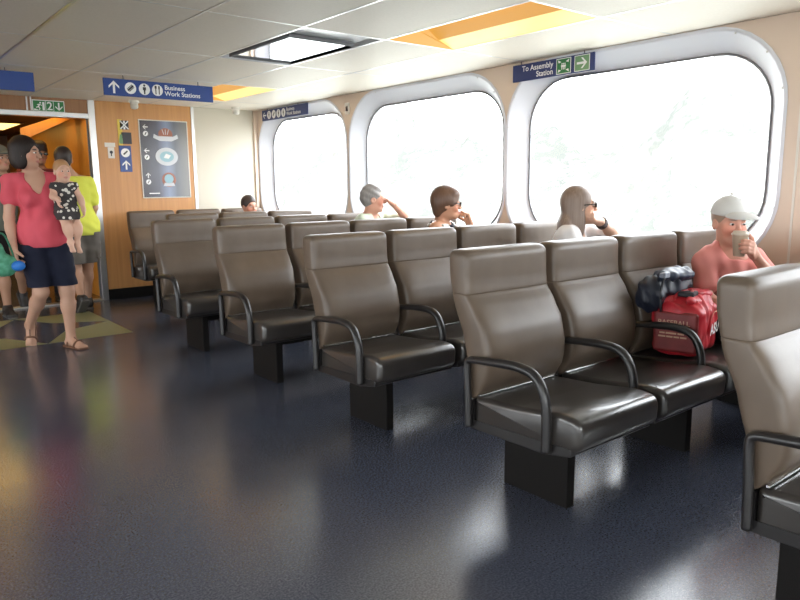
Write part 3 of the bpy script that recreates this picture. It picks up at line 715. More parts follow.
def torso(S, J, g=0, fem=False, sc=1.0, k=.045):
    n, p = V(*J['neck']), V(*J['pelvis']); sr, sl = V(*J['shR']), V(*J['shL']); u = nrm(n-p); r = sr-sl; r = nrm(r-u*(r@u)); f = np.cross(u, r); R = np.array([r, f, u]); L = np.linalg.norm(n-p)
    at = lambda x, y, t: p+u*(t*L)+r*x*sc+f*y*sc
    S.ell(at(0, 0, .70), V(.136 if fem else .158, .102, .17)*sc+g, R, k); S.ell(at(0, .005, .36), V(.118 if fem else .14, .096, .15)*sc+g, R, k); S.ell(at(0, -.005, .04), V(.162 if fem else .155, .115, .125)*sc+g, R, k)
    S.cap(sr*.86+sl*.14, sl*.86+sr*.14, .056*sc+g, None, k); S.cap(at(0, 0, .78), at(0, -.01, 1.0), .078*sc+g, (.046 if fem else .054)*sc+g, k)
    q_ = .034 if fem else .042; S.cap(at(0, -.02, .93), sr, q_*sc+g, .047*sc+g, .04); S.cap(at(0, -.02, .93), sl, q_*sc+g, .047*sc+g, .04)
    if fem:
        for x in (-.07, .07): S.ell(at(x, .085, .62), V(.06, .05, .058)*sc+g*.8, R, .04)
    S.at = at; S.R = R; return at, R
def limb_arm(S, s, e, w, g=0, sc=1.0, upto=2.0, slim=1.0):
    s, e, w = V(*s), V(*e), V(*w); sc2 = sc*slim
    if upto >= 1: S.cap(s, e, .049*sc2+g, .038*sc2+g, .02)
    else: S.cap(s, s+(e-s)*upto, .050*sc2+g, (.050-.011*upto)*sc2+g*1.25, .02)
    if upto > 1:
        q = e+(w-e)*min(1, upto-1); S.cap(e, e+(q-e)*.4, .038*sc2+g, .037*sc2+g, .02); S.cap(e+(q-e)*.3, q, .038*sc2+g, (.026 if upto >= 2 else .032)*sc2+g, .02)
def limb_leg(S, h, kn, an, g=0, sc=1.0, upto=2.0, heavy=1.0):
    h, kn, an = V(*h), V(*kn), V(*an); sc2 = sc*heavy
    if upto >= 1: S.cap(h, kn, .085*sc2+g, .056*sc2+g, .04)
    else: S.cap(h, h+(kn-h)*upto, .086*sc2+g, (.086-.026*upto)*sc2+g*1.6, .04)
    if upto > 1:
        d = an-kn; b = nrm(np.cross(np.cross(d, kn-h), d)) if np.linalg.norm(np.cross(d, kn-h)) > 1e-4 else V(0, 0, 0)
        S.cap(kn, kn+d*.35, .054*sc2+g, .053*sc2+g, .03); S.cap(kn+d*.3, an, .053*sc2+g, .034*sc2+g, .03)
def foot(S, an, d, sc=1.0, pitch=0.0, g=0):
    an = V(*an); d = nrm(V(*d)); dd = nrm(d*math.cos(pitch)-V(0, 0, 1)*math.sin(pitch)); dn = nrm(np.cross(np.cross(dd, V(0, 0, -1)), dd))
    heel = an-dd*.035*sc+dn*.045*sc; S.cap(an, heel, .034*sc+g, .030*sc+g, .02); S.cap(an+dn*.02*sc, an+dd*.13*sc+dn*.062*sc, .034*sc+g, .024*sc+g, .02); S.cap(heel, an+dd*.13*sc+dn*.058*sc, .03*sc+g, .026*sc+g, .02)
    sd_ = nrm(np.cross(dd, dn))
    for i in range(5): S.cap(an+dd*.12*sc+dn*.063*sc+sd_*(.028-.014*i)*sc, an+dd*(.165-.004*abs(i-1))*sc+dn*.066*sc+sd_*(.032-.016*i)*sc, .0125*sc+g, .0105*sc+g, .010)
    return dd, dn
def person(name, label, cat, base, group=None): return thing(name, label, cat, base, 0, group)
def seated(x, row, nk, lean=(0, 0), tw=0.0, shw=.17):
    """joints of someone sitting in a seat of the row; nk = neck point; tw turns the shoulders towards +x"""
    Y = rowY(row); p = V(x, Y-.25, .545); n = V(*nk); c, s = math.cos(tw), math.sin(tw); r = V(-c, -s, 0)
    hx = .088
    return dict(pelvis=p, neck=n, shR=n+r*shw+V(0, 0, -.045), shL=n-r*shw+V(0, 0, -.045), hipR=p+V(-hx, -.02, -.01), hipL=p+V(hx, -.02, -.01), knR=p+V(-.11, -.43, -.01), knL=p+V(.11, -.43, -.01), anR=p+V(-.11, -.42, -.455), anL=p+V(.11, -.42, -.455))
def legs(S, J, sc=1.0, heavy=1.0):
    limb_leg(S, J['hipR'], J['knR'], J['anR'], 0, sc, 2, heavy); limb_leg(S, J['hipL'], J['knL'], J['anL'], 0, sc, 2, heavy)
def hair_cap(W, R, sc, grow=.012, k=.02):
    S = Solid(k); S.ell(W(0, -.024, .034), V(.075+grow, .093+grow, .088+grow)*sc, R); return S
def cloth(name, col, rough=.85, noise=None): return mat(name, col, rough, 0, .2, noise=noise)
SK = (.50, .29, .20)

# ---- woman in the pink top carrying a baby through the aisle
t = person('person', 'woman in pink V neck top and navy shorts carrying a baby, walking', 'person', (1.27, 6.05, 0))
J = dict(pelvis=(1.275, 6.05, .90), neck=(1.25, 6.07, 1.40), shR=(1.085, 6.10, 1.345), shL=(1.415, 6.06, 1.345), hipR=(1.19, 6.06, .86), hipL=(1.36, 6.04, .86), knR=(1.205, 6.00, .47), knL=(1.39, 5.98, .47), anR=(1.15, 6.27, .175), anL=(1.39, 5.98, .085))
S = Solid(.02); S.paint = [SK]; torso(S, J, 0, True)
limb_arm(S, J['shR'], (1.05, 6.10, 1.06), (1.045, 6.02, .83)); limb_arm(S, J['shL'], (1.50, 6.05, 1.10), (1.44, 5.90, 1.05))
hand(S, (1.045, 6.02, .83), (.02, -.05, -1), (.7, .2, 0), (.2, -1, 0), .9); hand(S, (1.44, 5.90, 1.05), (.15, -.4, -.95), (-1, 0, .1), (0, -1, .3), .35)
limb_leg(S, J['hipR'], J['knR'], J['anR']); limb_leg(S, J['hipL'], J['knL'], J['anL'])
foot(S, J['anR'], (-.35, -1, 0), 1, 1.05); foot(S, J['anL'], (.30, -1, 0))
Rh = frame((.80, -.60, -.05)); W = head(S, (1.20, 6.045, 1.553), Rh, 1, True, J['neck'], skin=SK)
S.build('body', SKIN_, t, .006); eyes(t, W, Rh)
H_ = hair_cap(W, Rh, 1, .014); H_.ell(W(0, -.055, -.03), (.082, .07, .10), Rh); H_.ell(W(.05, -.02, -.055), (.035, .055, .075), Rh); H_.ell(W(-.05, -.02, -.055), (.035, .055, .075), Rh)
H_.ell(W(.006, .10, -.035), (.061, .075, .100), Rh, .012, 's'); H_.clip(W(0, 0, -.125), -Rh[2]); M['hair_dark'] = mat('dark_hair', (.012, .007, .006), .55, 0, .3, noise=((150, 150, 10), (.022, .013, .01), 3, .2)); H_.build('hair', M['hair_dark'], t, .005)
C_ = Solid(.03); at, Rt = torso(C_, J, .012, True); limb_arm(C_, J['shR'], (1.05, 6.10, 1.06), (1.045, 6.02, .83), .013, upto=.5); limb_arm(C_, J['shL'], (1.50, 6.05, 1.10), (1.44, 5.90, 1.05), .013, upto=.5)
C_.ell(at(0, .01, .10), (.192, .148, .20), Rt, .04); C_.ell(at(0, .075, .965), (.07, .09, .105), Rt, .012, 's'); C_.ell(at(0, .10, .80), (.032, .06, .07), Rt, .02, 's'); C_.clip((0, 0, .825), (0, 0, -1)); C_.clip(at(0, 0, 1.0), (0, 0.2, 1))
M['pink'] = cloth('pink_cotton', (.55, .075, .10), noise=((9, 9, 3), (.62, .10, .13), 3, .25)); C_.build('top', M['pink'], t, .006, (.0022, 34, 3))
C_ = Solid(.03); torso(C_, J, .014, True)
for s_ in 'RL': limb_leg(C_, J['hip'+s_], J['kn'+s_], J['an'+s_], .016, upto=.88)
C_.clip((0, 0, .85), (0, 0, 1)); C_.clip((0, 0, .515), (0, 0, -1)); M['navy_cloth'] = cloth('navy_shorts_cloth', (.012, .014, .028)); C_.build('shorts', M['navy_cloth'], t, .006, (.0016, 30, 5))
M['sandal'] = mat('brown_sandal_leather', (.16, .07, .035), .5)
def sandal(an, d, pitch, parent):
    an = V(*an); d = nrm(V(*d)); dd = nrm(d*math.cos(pitch)-V(0, 0, 1)*math.sin(pitch)); dn = nrm(np.cross(np.cross(dd, V(0, 0, -1)), dd)); sd_ = nrm(np.cross(dd, dn)); R = np.array([sd_, dd, dn])
    S = Solid(.006); S.box(an+dd*.055+dn*.078, (.042, .125, .009), .008, R)
    for k in range(13):
        a = PI*k/12; b = PI*(k+1)/12
        if k < 12:
            for o_, w, q in ((.10, .046, .050), (.0, .042, .052)): S.cap(an+dd*o_+dn*.072+sd_*w*math.cos(a)-dn*q*math.sin(a), an+dd*o_+dn*.072+sd_*w*math.cos(b)-dn*q*math.sin(b), .007)
    S.cap(an+dd*.10+dn*.025, an+dd*.01-dn*.0+dd*.035, .006); S.build('sandal', M['sandal'], parent, .0045)
sandal(J['anR'], (-.35, -1, 0), 1.05, t); sandal(J['anL'], (.30, -1, 0), 0, t)

# ---- baby on her hip
t = person('baby', 'fair haired baby in dark patterned dress held by the woman in pink', 'baby', (1.42, 5.90, 1.05))
SB = (.60, .36, .26); b_ = V(1.42, 5.90, 1.10)
J = dict(pelvis=b_, neck=b_+V(-.01, 0, .225), shR=b_+V(-.075, -.005, .195), shL=b_+V(.065, -.01, .195), hipR=b_+V(-.035, -.02, -.02), hipL=b_+V(.035, -.02, -.02), knR=b_+V(-.03, -.09, -.11), knL=b_+V(.055, -.07, -.12), anR=b_+V(-.01, -.085, -.23), anL=b_+V(.045, -.06, -.24))
S = Solid(.015); S.paint = [SB]; torso(S, J, 0, False, .5, .03)
for s_, e, w in (('R', b_+V(-.10, -.04, .12), b_+V(-.08, -.11, .10)), ('L', b_+V(.10, -.04, .10), b_+V(.105, -.08, .02))):
    limb_arm(S, J['sh'+s_], e, w, 0, .56); hand(S, w, (0, -.3, -.8), (-1 if s_ == 'L' else 1, 0, 0), (0, -1, 0), .6, .5, k=.004)
    limb_leg(S, J['hip'+s_], J['kn'+s_], J['an'+s_], 0, .52); foot(S, J['an'+s_], (.1, -1, 0), .5, .7)
Rh = frame((.12, -1, -.06)); W = head(S, b_+V(-.01, -.015, .312), Rh, .72, True, J['neck'], .045, SB, (.4, .25, .16), (.5, .2, .17), True); S.build('body', SKIN_, t, .0042); eyes(t, W, Rh, .72)
H_ = hair_cap(W, Rh, .72, .006); H_.ell(W(0, .09, -.03), V(.078, .105, .10)*.72, Rh, .01, 's'); H_.clip(W(0, 0, -.03), -Rh[2]); M['hair_fair'] = mat('fair_hair', (.42, .22, .10), .5); H_.build('hair', M['hair_fair'], t, .004)
def print_mat():
    m = bpy.data.materials.new('black_white_print'); m.use_nodes = True; nt = m.node_tree; b = nt.nodes['Principled BSDF']; L = nt.links.new
    tc = nt.nodes.new('ShaderNodeTexCoord'); v = nt.nodes.new('ShaderNodeTexVoronoi'); v.inputs['Scale'].default_value = 26; r = nt.nodes.new('ShaderNodeValToRGB'); r.color_ramp.interpolation = 'CONSTANT'
    r.color_ramp.elements[0].color = (.6, .56, .5, 1); r.color_ramp.elements[1].color = (.03, .025, .025, 1); r.color_ramp.elements[1].position = .33
    L(tc.outputs['Object'], v.inputs['Vector']); L(v.outputs['Distance'], r.inputs['Fac']); L(r.outputs['Color'], b.inputs['Base Color']); b.inputs['Roughness'].default_value = .8; return m
C_ = Solid(.02); at, Rt = torso(C_, J, .009, False, .5, .03); C_.cap(b_+V(0, -.01, .02), b_+V(0, -.03, -.03), .085, .095); C_.clip(J['neck']+V(0, 0, .004), (0, 0, 1)); C_.clip(b_+V(0, 0, -.06), (0, 0, -1)); C_.build('dress', print_mat(), t, .0045, (.0018, 50, 9))

# ---- green bag with a blue round end in the woman's hand
t = thing('bag', 'green soft bag with a bright blue round end at the left edge', 'bag', (.98, 6.0, .60))
S = Solid(.03); S.ell((.965, 5.99, .70), (.10, .05, .085)); S.ell((.93, 6.0, .76), (.06, .045, .12)); S.build('pouch', mat('green_fabric', (.05, .24, .13), .7, noise=((30, 30, 30), (.1, .34, .22), 3, .12)), t, .006, (.002, 60, 4))
S = Solid(.01); S.ell((1.055, 5.955, .695), (.05, .03, .04)); S.build('round_end', mat('blue_fabric', (.02, .17, .55), .5), t, .005)
bm = bmesh.new(); add_tube(bm, smooth_path([(.90, 6.0, .80), (.93, 6.0, .93), (.985, 6.0, .96), (1.03, 5.99, .80), (1.04, 5.99, .745)], 2), .007, 8); keep(obj('strap', bm, mat('green_strap', (.03, .16, .09), .7), None, True), t)

# ---- man in the yellow shirt walking away
t = person('person', 'man in yellow green T shirt and grey cargo shorts seen from behind', 'person', (1.95, 7.68, 0))
J = dict(pelvis=(1.965, 7.68, .87), neck=(1.915, 7.70, 1.405), shR=(2.085, 7.71, 1.345), shL=(1.745, 7.70, 1.345), hipR=(2.045, 7.68, .84), hipL=(1.885, 7.68, .84), knR=(2.04, 7.80, .48), knL=(1.90, 7.72, .46), anR=(2.03, 7.86, .09), anL=(1.89, 7.56, .16))
SM = (.42, .24, .16); S = Solid(.02); S.paint = [SM]; torso(S, J)
limb_arm(S, J['shR'], (2.13, 7.72, 1.08), (2.10, 7.86, .90)); limb_arm(S, J['shL'], (1.70, 7.74, 1.08), (1.72, 7.90, .90)); hand(S, (2.10, 7.86, .90), (0, .6, -.8), (-1, 0, 0), (0, .7, .7), .8); hand(S, (1.72, 7.90, .90), (0, .6, -.8), (1, 0, 0), (0, .7, .7), .8)
for s_ in 'RL': limb_leg(S, J['hip'+s_], J['kn'+s_], J['an'+s_])
foot(S, J['anR'], (.1, 1, 0)); foot(S, J['anL'], (-.1, 1, 0), 1, .75)
Rh = frame((.25, 1, 0)); W = head(S, (1.868, 7.715, 1.572), Rh, 1, False, J['neck'], skin=SM); S.build('body', SKIN_, t, .007)
H_ = hair_cap(W, Rh, 1, .010); H_.ell(W(0, -.06, -.02), (.072, .05, .075), Rh); H_.ell(W(0, .10, -.04), (.07, .10, .10), Rh, .01, 's'); H_.clip(W(0, 0, -.07), -Rh[2]); M['hair_brown'] = mat('short_dark_brown_hair', (.03, .017, .012), .5); H_.build('hair', M['hair_brown'], t, .006)
C_ = Solid(.03); at, Rt = torso(C_, J, .016); limb_arm(C_, J['shR'], (2.13, 7.72, 1.08), (2.10, 7.86, .90), .018, upto=.75); limb_arm(C_, J['shL'], (1.70, 7.74, 1.08), (1.72, 7.90, .90), .018, upto=.75); C_.ell(at(0, 0, .06), (.195, .155, .20), Rt, .04)
C_.clip((0, 0, .80), (0, 0, -1)); C_.clip(at(0, -.02, .99), (0, 0, 1)); M['lime'] = cloth('yellow_green_cotton', (.56, .58, .07), noise=((8, 8, 3), (.64, .66, .10), 3, .25)); C_.build('shirt', M['lime'], t, .007, (.0025, 26, 6))
C_ = Solid(.03); torso(C_, J, .016)
for s_ in 'RL': limb_leg(C_, J['hip'+s_], J['kn'+s_], J['an'+s_], .026, upto=.98)
for x in (2.13, 1.80): C_.box((x, 7.73, .62), (.022, .07, .075), .012)
C_.clip((0, 0, .83), (0, 0, 1)); C_.clip((0, 0, .50), (0, 0, -1)); M['cargo'] = cloth('grey_cargo_cloth', (.13, .115, .10)); C_.build('shorts', M['cargo'], t, .007, (.002, 30, 2))
M['shoe'] = mat('dark_shoe', (.02, .018, .018), .5); M['sole'] = mat('grey_sole', (.10, .095, .09), .6)
def shoes(J, dirs, pitches, parent):
    for s_, d, pt in zip('RL', dirs, pitches):
        S = Solid(.015); an = V(*J['an'+s_]); foot(S, an, d, 1, pt, .011); S.clip(an+V(0, 0, .035), (0, 0, 1)); sh_ = S.build('shoe', M['shoe'], parent, .006)
        d = nrm(V(*d)); dd = nrm(d*math.cos(pt)-V(0, 0, 1)*math.sin(pt)); dn = nrm(np.cross(np.cross(dd, V(0, 0, -1)), dd)); S = Solid(.006); S.box(an+dd*.06+dn*.088, (.044, .138, .011), .01, np.array([nrm(np.cross(dd, dn)), dd, dn])); q = S.build('sole', M['sole'], None, .006); q.parent = sh_
shoes(J, ((.1, 1, 0), (-.1, 1, 0)), (0, .75), t)

# ---- man in a cap at the left edge, behind the woman
t = person('person', 'man in grey cap and black shorts at the left edge behind the pink top woman', 'person', (1.32, 7.95, 0))
J = dict(pelvis=(1.30, 8.0, .88), neck=(1.32, 7.95, 1.42), shR=(1.15, 7.97, 1.36), shL=(1.49, 7.95, 1.36), hipR=(1.22, 7.99, .85), hipL=(1.39, 8.0, .85), knR=(1.25, 7.86, .47), knL=(1.46, 8.12, .48), anR=(1.26, 7.86, .095), anL=(1.50, 8.36, .16))
S = Solid(.02); S.paint = [SM]; torso(S, J)
for s_, e, w in (('R', (1.10, 7.97, 1.08), (1.12, 7.83, .88)), ('L', (1.54, 7.97, 1.08), (1.50, 7.83, .9))):
    limb_arm(S, J['sh'+s_], e, w); hand(S, w, (0, -.5, -.8), (1 if s_ == 'R' else -1, 0, 0), (0, -.7, .5), .7); limb_leg(S, J['hip'+s_], J['kn'+s_], J['an'+s_])
foot(S, J['anR'], (.05, -1, 0)); foot(S, J['anL'], (.05, -1, 0), 1, .75)
Rh = frame((.35, -1, 0)); W = head(S, (1.335, 7.90, 1.575), Rh, 1, False, J['neck'], skin=SM); S.build('body', SKIN_, t, .008); eyes(t, W, Rh)
H_ = hair_cap(W, Rh, 1, .010); H_.ell(W(0, .10, -.03), (.09, .13, .10), Rh, .01, 's'); H_.clip(W(0, 0, -.05), -Rh[2]); H_.build('hair', M['hair_brown'], t, .006)
def cap_hat(W, R, sc, m, parent, grow=.014):
    C_ = Solid(.012); C_.ell(W(0, -.022, .038), V(.075+grow, .095+grow, .088+grow)*sc, R); C_.clip(W(0, 0, .040), -R[2])
    o = C_.build('cap', m, parent, .004)
    C_ = Solid(.0); C_.ell(W(0, .115, .040), V(.084, .088, .034)*sc, R, 0); C_.ell(W(0, .115, .026), V(.092, .10, .038)*sc, R, .004, 's'); C_.clip(W(0, 0, .036), -R[2]); C_.clip(W(0, .045, 0), -R[1]); b = C_.build('brim', m, None, .003); b.parent = o
    C_ = Solid(0); C_.ell(W(0, -.022, .148), V(.010, .010, .006)*sc, R, 0); q = C_.build('button', m, None, .002); q.parent = o
    return o
cap_hat(W, Rh, 1, cloth('grey_cap_cloth', (.16, .16, .13)), t)
C_ = Solid(.03); at, Rt = torso(C_, J, .016); limb_arm(C_, J['shR'], (1.10, 7.97, 1.08), (1.12, 7.83, .88), .018, upto=.7); limb_arm(C_, J['shL'], (1.54, 7.97, 1.08), (1.50, 7.83, .9), .018, upto=.7); C_.clip((0, 0, .82), (0, 0, -1)); C_.clip(at(0, -.02, .99), (0, 0, 1)); C_.build('shirt', cloth('grey_green_shirt', (.11, .12, .10)), t, .008)
C_ = Solid(.03); torso(C_, J, .016)
for s_ in 'RL': limb_leg(C_, J['hip'+s_], J['kn'+s_], J['an'+s_], .024, upto=.85)
C_.clip((0, 0, .87), (0, 0, 1)); C_.build('shorts', cloth('black_shorts_cloth', (.012, .011, .012)), t, .008)
shoes(J, ((.05, -1, 0), (.05, -1, 0)), (0, .75), t)

# ---- person with dark hair standing in the lobby
t = person('person', 'dark haired person with glasses half hidden behind the baby inside the doorway', 'person', (1.86, 8.75, 0))
J = dict(pelvis=(1.86, 8.78, .92), neck=(1.86, 8.76, 1.50), shR=(1.69, 8.78, 1.44), shL=(2.03, 8.78, 1.44), hipR=(1.78, 8.77, .89), hipL=(1.94, 8.77, .89), knR=(1.78, 8.74, .49), knL=(1.95, 8.70, .49), anR=(1.78, 8.78, .09), anL=(1.95, 8.74, .09))
SD = (.34, .17, .10); S = Solid(.02); S.paint = [SD]; torso(S, J)
for s_, e, w in (('R', (1.64, 8.8, 1.15), (1.68, 8.66, .93)), ('L', (2.08, 8.8, 1.15), (2.05, 8.66, .93))):
    limb_arm(S, J['sh'+s_], e, w); hand(S, w, (0, -.5, -.8), (1 if s_ == 'R' else -1, 0, 0), (0, -.7, .5), .7); limb_leg(S, J['hip'+s_], J['kn'+s_], J['an'+s_]); foot(S, J['an'+s_], (0, -1, 0))
Rh = frame((.2, -1, -.12)); W = head(S, (1.86, 8.70, 1.665), Rh, 1, False, J['neck'], skin=SD); S.build('body', SKIN_, t, .008); eyes(t, W, Rh)
H_ = hair_cap(W, Rh, 1, .02); H_.ell(W(0, -.01, .10), (.08, .09, .05), Rh); H_.ell(W(0, .12, -.045), (.066, .09, .09), Rh, .012, 's'); H_.clip(W(0, 0, -.06), -Rh[2]); H_.build('hair', M['hair_dark'], t, .006)
def shades(W, R, m, parent, rx=.026, rz=.019, x0=.031, yy=.098):
    S = Solid(.004)
    for x in (-x0, x0): S.ell(W(x, yy, .004), (rx, .006, rz), R)
    S.cap(W(-.008, yy+.004, .010), W(.008, yy+.004, .010), .0035)
    for x in (-1, 1): S.cap(W(x*(x0+rx-.004), yy-.002, .010), W(x*.082, -.005, .006), .0035)
    return S.build('sunglasses', m, parent, .003)
M['shade'] = mat('dark_lens', (.015, .013, .013), .12); shades(W, Rh, M['shade'], t)
C_ = Solid(.03); at, Rt = torso(C_, J, .016); limb_arm(C_, J['shR'], (1.64, 8.8, 1.15), (1.68, 8.66, .93), .018, upto=.7); limb_arm(C_, J['shL'], (2.08, 8.8, 1.15), (2.05, 8.66, .93), .018, upto=.7); C_.clip((0, 0, .86), (0, 0, -1)); C_.clip(at(0, -.02, .99), (0, 0, 1)); C_.build('shirt', cloth('dark_red_shirt', (.12, .025, .025)), t, .008)
C_ = Solid(.03); torso(C_, J, .016)
for s_ in 'RL': limb_leg(C_, J['hip'+s_], J['kn'+s_], J['an'+s_], .016, upto=2)
C_.clip((0, 0, .91), (0, 0, 1)); C_.build('trousers', cloth('dark_trousers_cloth', (.02, .018, .02)), t, .008); shoes(J, ((0, -1, 0), (0, -1, 0)), (0, 0), t)

# ---- seated passengers by the windows
M['dark_trousers'] = cloth('dark_travel_trousers', (.03, .03, .04))
def trousers(J, m, parent, upto=1.92):
    C_ = Solid(.03); torso(C_, J, .012)
    for s_ in 'RL': limb_leg(C_, J['hip'+s_], J['kn'+s_], J['an'+s_], .014, upto=upto)
    p = V(*J['pelvis']); C_.clip(p+V(0, 0, .13), (0, 0, 1)); return C_.build('trousers', m, parent, .01)
def sit_feet(S, J):
    for s_ in 'RL': foot(S, J['an'+s_], (0, -1, 0))
# long haired woman in sunglasses
t = person('person', 'woman with long grey brown hair, sunglasses and white top gazing out', 'person', (3.80, rowY(2)-.25, .46))
J = seated(3.80, 2, (3.785, 2.85, 1.0), tw=.55); S = Solid(.02); S.paint = [SK]; torso(S, J, 0, True)
eL, wL, eR, wR = (4.11, 2.73, .93), (3.905, 2.71, 1.035), (3.60, 2.66, .72), (3.74, 2.50, .66)
limb_arm(S, J['shL'], eL, wL); limb_arm(S, J['shR'], eR, wR); hand(S, wL, (-.95, .1, .15), (-.1, 0, 1), (0, 1, 0), .7); hand(S, wR, (.6, -.6, -.3), (0, 0, -1), (.6, .6, 0), .6); legs(S, J); sit_feet(S, J)
Rh = frame((.74, -.67, .02)); W = head(S, (3.80, 2.80, 1.142), Rh, 1, True, J['neck'], skin=(.56, .33, .22)); S.build('body', SKIN_, t, .006); eyes(t, W, Rh)
H_ = hair_cap(W, Rh, 1, .013); H_.ell(W(0, -.06, -.04), (.078, .062, .12), Rh); H_.ell(W(.01, -.095, -.14), (.095, .055, .10), Rh); H_.ell(W(.062, -.025, -.10), (.028, .05, .13), Rh); H_.ell(W(-.062, -.025, -.10), (.028, .05, .13), Rh)
H_.ell(W(0, .115, -.03), (.064, .095, .115), Rh, .012, 's'); M['hair_grey_brown'] = mat('grey_brown_hair', (.13, .088, .066), .5, noise=((110, 110, 3), (.22, .16, .125), 2, .3)); H_.build('hair', M['hair_grey_brown'], t, .0045)
shades(W, Rh, M['shade'], t, .029, .021, .032, .096)
def top(J, eR, wR, eL, wL, m, parent, name='shirt', g=.013, up=.6, neck=.07, fem=True, vox=.006, low=.08, sub_=True):
    C_ = Solid(.03); at, Rt = torso(C_, J, g, fem)
    if up > 0: limb_arm(C_, J['shR'], eR, wR, g+.003, upto=up); limb_arm(C_, J['shL'], eL, wL, g+.003, upto=up)
    if neck: C_.ell(at(0, .055, 1.0), (neck, .085, .075), Rt, .012, 's')
    C_.clip(at(0, 0, -low), (0, 0, -1)); C_.clip(at(0, -.02, 1.05), (0, 0, 1)); return C_.build(name, m, parent, vox, (.002, 30, 8)), at, Rt
M['white_cloth'] = cloth('white_cotton', (.66, .64, .64)); top(J, eR, wR, eL, wL, M['white_cloth'], t, up=.75); trousers(J, M['dark_trousers'], t)
S = Solid(.004); d = nrm(V(*wL)-V(*eL)); a = np.cross(d, V(0, 0, 1)); a = nrm(a); b = np.cross(d, a); c0 = V(*wL)-d*.02
for k in range(16):
    q0, q1 = 2*PI*k/16, 2*PI*(k+1)/16
    for o_ in (-.012, 0, .012): S.cap(c0+d*o_+(a*math.cos(q0)+b*math.sin(q0))*.032, c0+d*o_+(a*math.cos(q1)+b*math.sin(q1))*.032, .008)
S.build('wristband', mat('brown_wristband', (.05, .03, .025), .5), t, .0035)
# short haired woman in a vest
t = person('person', 'woman with short brown hair in pale vest and dark scarf, fist at her chin', 'person', (3.72, rowY(3)-.25, .46))
J = seated(3.72, 3, (3.70, 4.03, .995), tw=.55); S = Solid(.02); SB_ = (.46, .24, .15); S.paint = [SB_]; torso(S, J, 0, True)
eL, wL, eR, wR = (3.99, 3.90, .80), (3.865, 3.885, .975), (3.53, 3.86, .72), (3.66, 3.68, .66)
limb_arm(S, J['shL'], eL, wL); limb_arm(S, J['shR'], eR, wR); hand(S, wL, (-.35, .05, .9), (-.9, .2, -.3), (0, .9, .3), 1.2); hand(S, wR, (.6, -.6, -.3), (0, 0, -1), (.6, .6, 0), .6); legs(S, J); sit_feet(S, J)
Rh = frame((.80, -.60, -.06)); W = head(S, (3.705, 3.97, 1.14), Rh, 1, True, J['neck'], skin=SB_); S.build('body', SKIN_, t, .006); eyes(t, W, Rh)
H_ = hair_cap(W, Rh, 1, .020); H_.ell(W(0, -.06, .0), (.086, .066, .085), Rh); H_.ell(W(0, .035, .078), (.078, .055, .04), Rh); H_.ell(W(0, -.075, -.06), (.062, .035, .05), Rh); H_.ell(W(0, .115, -.045), (.068, .085, .085), Rh, .012, 's')
for x in (-1, 1): H_.ell(W(x*.085, .02, -.055), (.03, .045, .045), Rh, .01, 's')
M['hair_mid'] = mat('mid_brown_hair', (.075, .036, .02), .5, noise=((110, 110, 5), (.12, .062, .036), 2, .3)); H_.build('hair', M['hair_mid'], t, .0045)
S = Solid(.003)
for x in (-.033, .033):
    for k in range(14): q0, q1 = 2*PI*k/14, 2*PI*(k+1)/14; S.cap(W(x+.022*math.cos(q0), .102, .002+.017*math.sin(q0)), W(x+.022*math.cos(q1), .102, .002+.017*math.sin(q1)), .0028)
for x in (-1, 1): S.cap(W(x*.055, .10, .008), W(x*.082, -.005, .006), .0026)
S.build('glasses', M['shade'], t, .0026)
C_ = Solid(.03); at, Rt = torso(C_, J, .016, True); C_.ell(at(0, .06, .98), (.06, .10, .12), Rt, .01, 's')
for s_ in 'RL': C_.ell(V(*J['sh'+s_])+(Rt[0] if s_ == 'R' else -Rt[0])*.03, (.06, .075, .09), Rt, .01, 's')
C_.clip(at(0, 0, -.08), (0, 0, -1)); C_.clip(at(0, 0, .985), (0, 0, 1)); C_.build('vest', cloth('pale_grey_vest', (.55, .54, .50)), t, .006, (.002, 30, 8))
C_ = Solid(.02)
for k in range(12):
    q0, q1 = 2*PI*k/12, 2*PI*(k+1)/12; P0 = lambda q: at(.075*math.cos(q), .01+.08*math.sin(q), .965-.06*max(0, math.sin(q))); C_.cap(P0(q0), P0(q1), .022)
C_.cap(at(.03, .09, .90), at(.03, .125, .68), .026, .03); C_.cap(at(-.03, .09, .90), at(-.04, .125, .70), .026, .03); C_.build('scarf', cloth('charcoal_scarf', (.03, .03, .04)), t, .005, (.0015, 60, 3)); trousers(J, M['dark_trousers'], t)
# grey haired man
t = person('person', 'grey haired man in pale green shirt resting his face on his hand', 'person', (3.86, rowY(4)-.25, .46))
J = seated(3.86, 4, (3.85, 5.17, 1.005), tw=.5, shw=.19); S = Solid(.02); SP = (.58, .30, .21); S.paint = [SP]; torso(S, J)
eL, wL, eR, wR = (4.22, 5.06, .96), (4.01, 5.03, 1.115), (3.62, 5.0, .72), (3.76, 4.84, .66)
limb_arm(S, J['shL'], eL, wL); limb_arm(S, J['shR'], eR, wR); hand(S, wL, (-.85, .1, .5), (-.5, .3, -.6), (0, .9, .3), .35); hand(S, wR, (.6, -.6, -.3), (0, 0, -1), (.6, .6, 0), .6); legs(S, J); sit_feet(S, J)
Rh = frame((.82, -.56, -.08)); W = head(S, (3.85, 5.11, 1.162), Rh, 1, False, J['neck'], skin=SP, brow=(.3, .26, .23)); S.build('body', SKIN_, t, .006); eyes(t, W, Rh)
H_ = hair_cap(W, Rh, 1, .012); H_.ell(W(0, -.055, .0), (.08, .062, .08), Rh); H_.ell(W(0, .115, -.03), (.085, .095, .12), Rh, .012, 's')
for x in (-1, 1): H_.ell(W(x*.085, .015, -.05), (.03, .045, .055), Rh, .01, 's')
H_.clip(W(0, 0, -.085), -Rh[2]); M['hair_grey'] = mat('grey_hair', (.17, .155, .145), .55, noise=((110, 110, 9), (.27, .25, .235), 2, .3)); H_.build('hair', M['hair_grey'], t, .0045, (.0022, 38, 6))
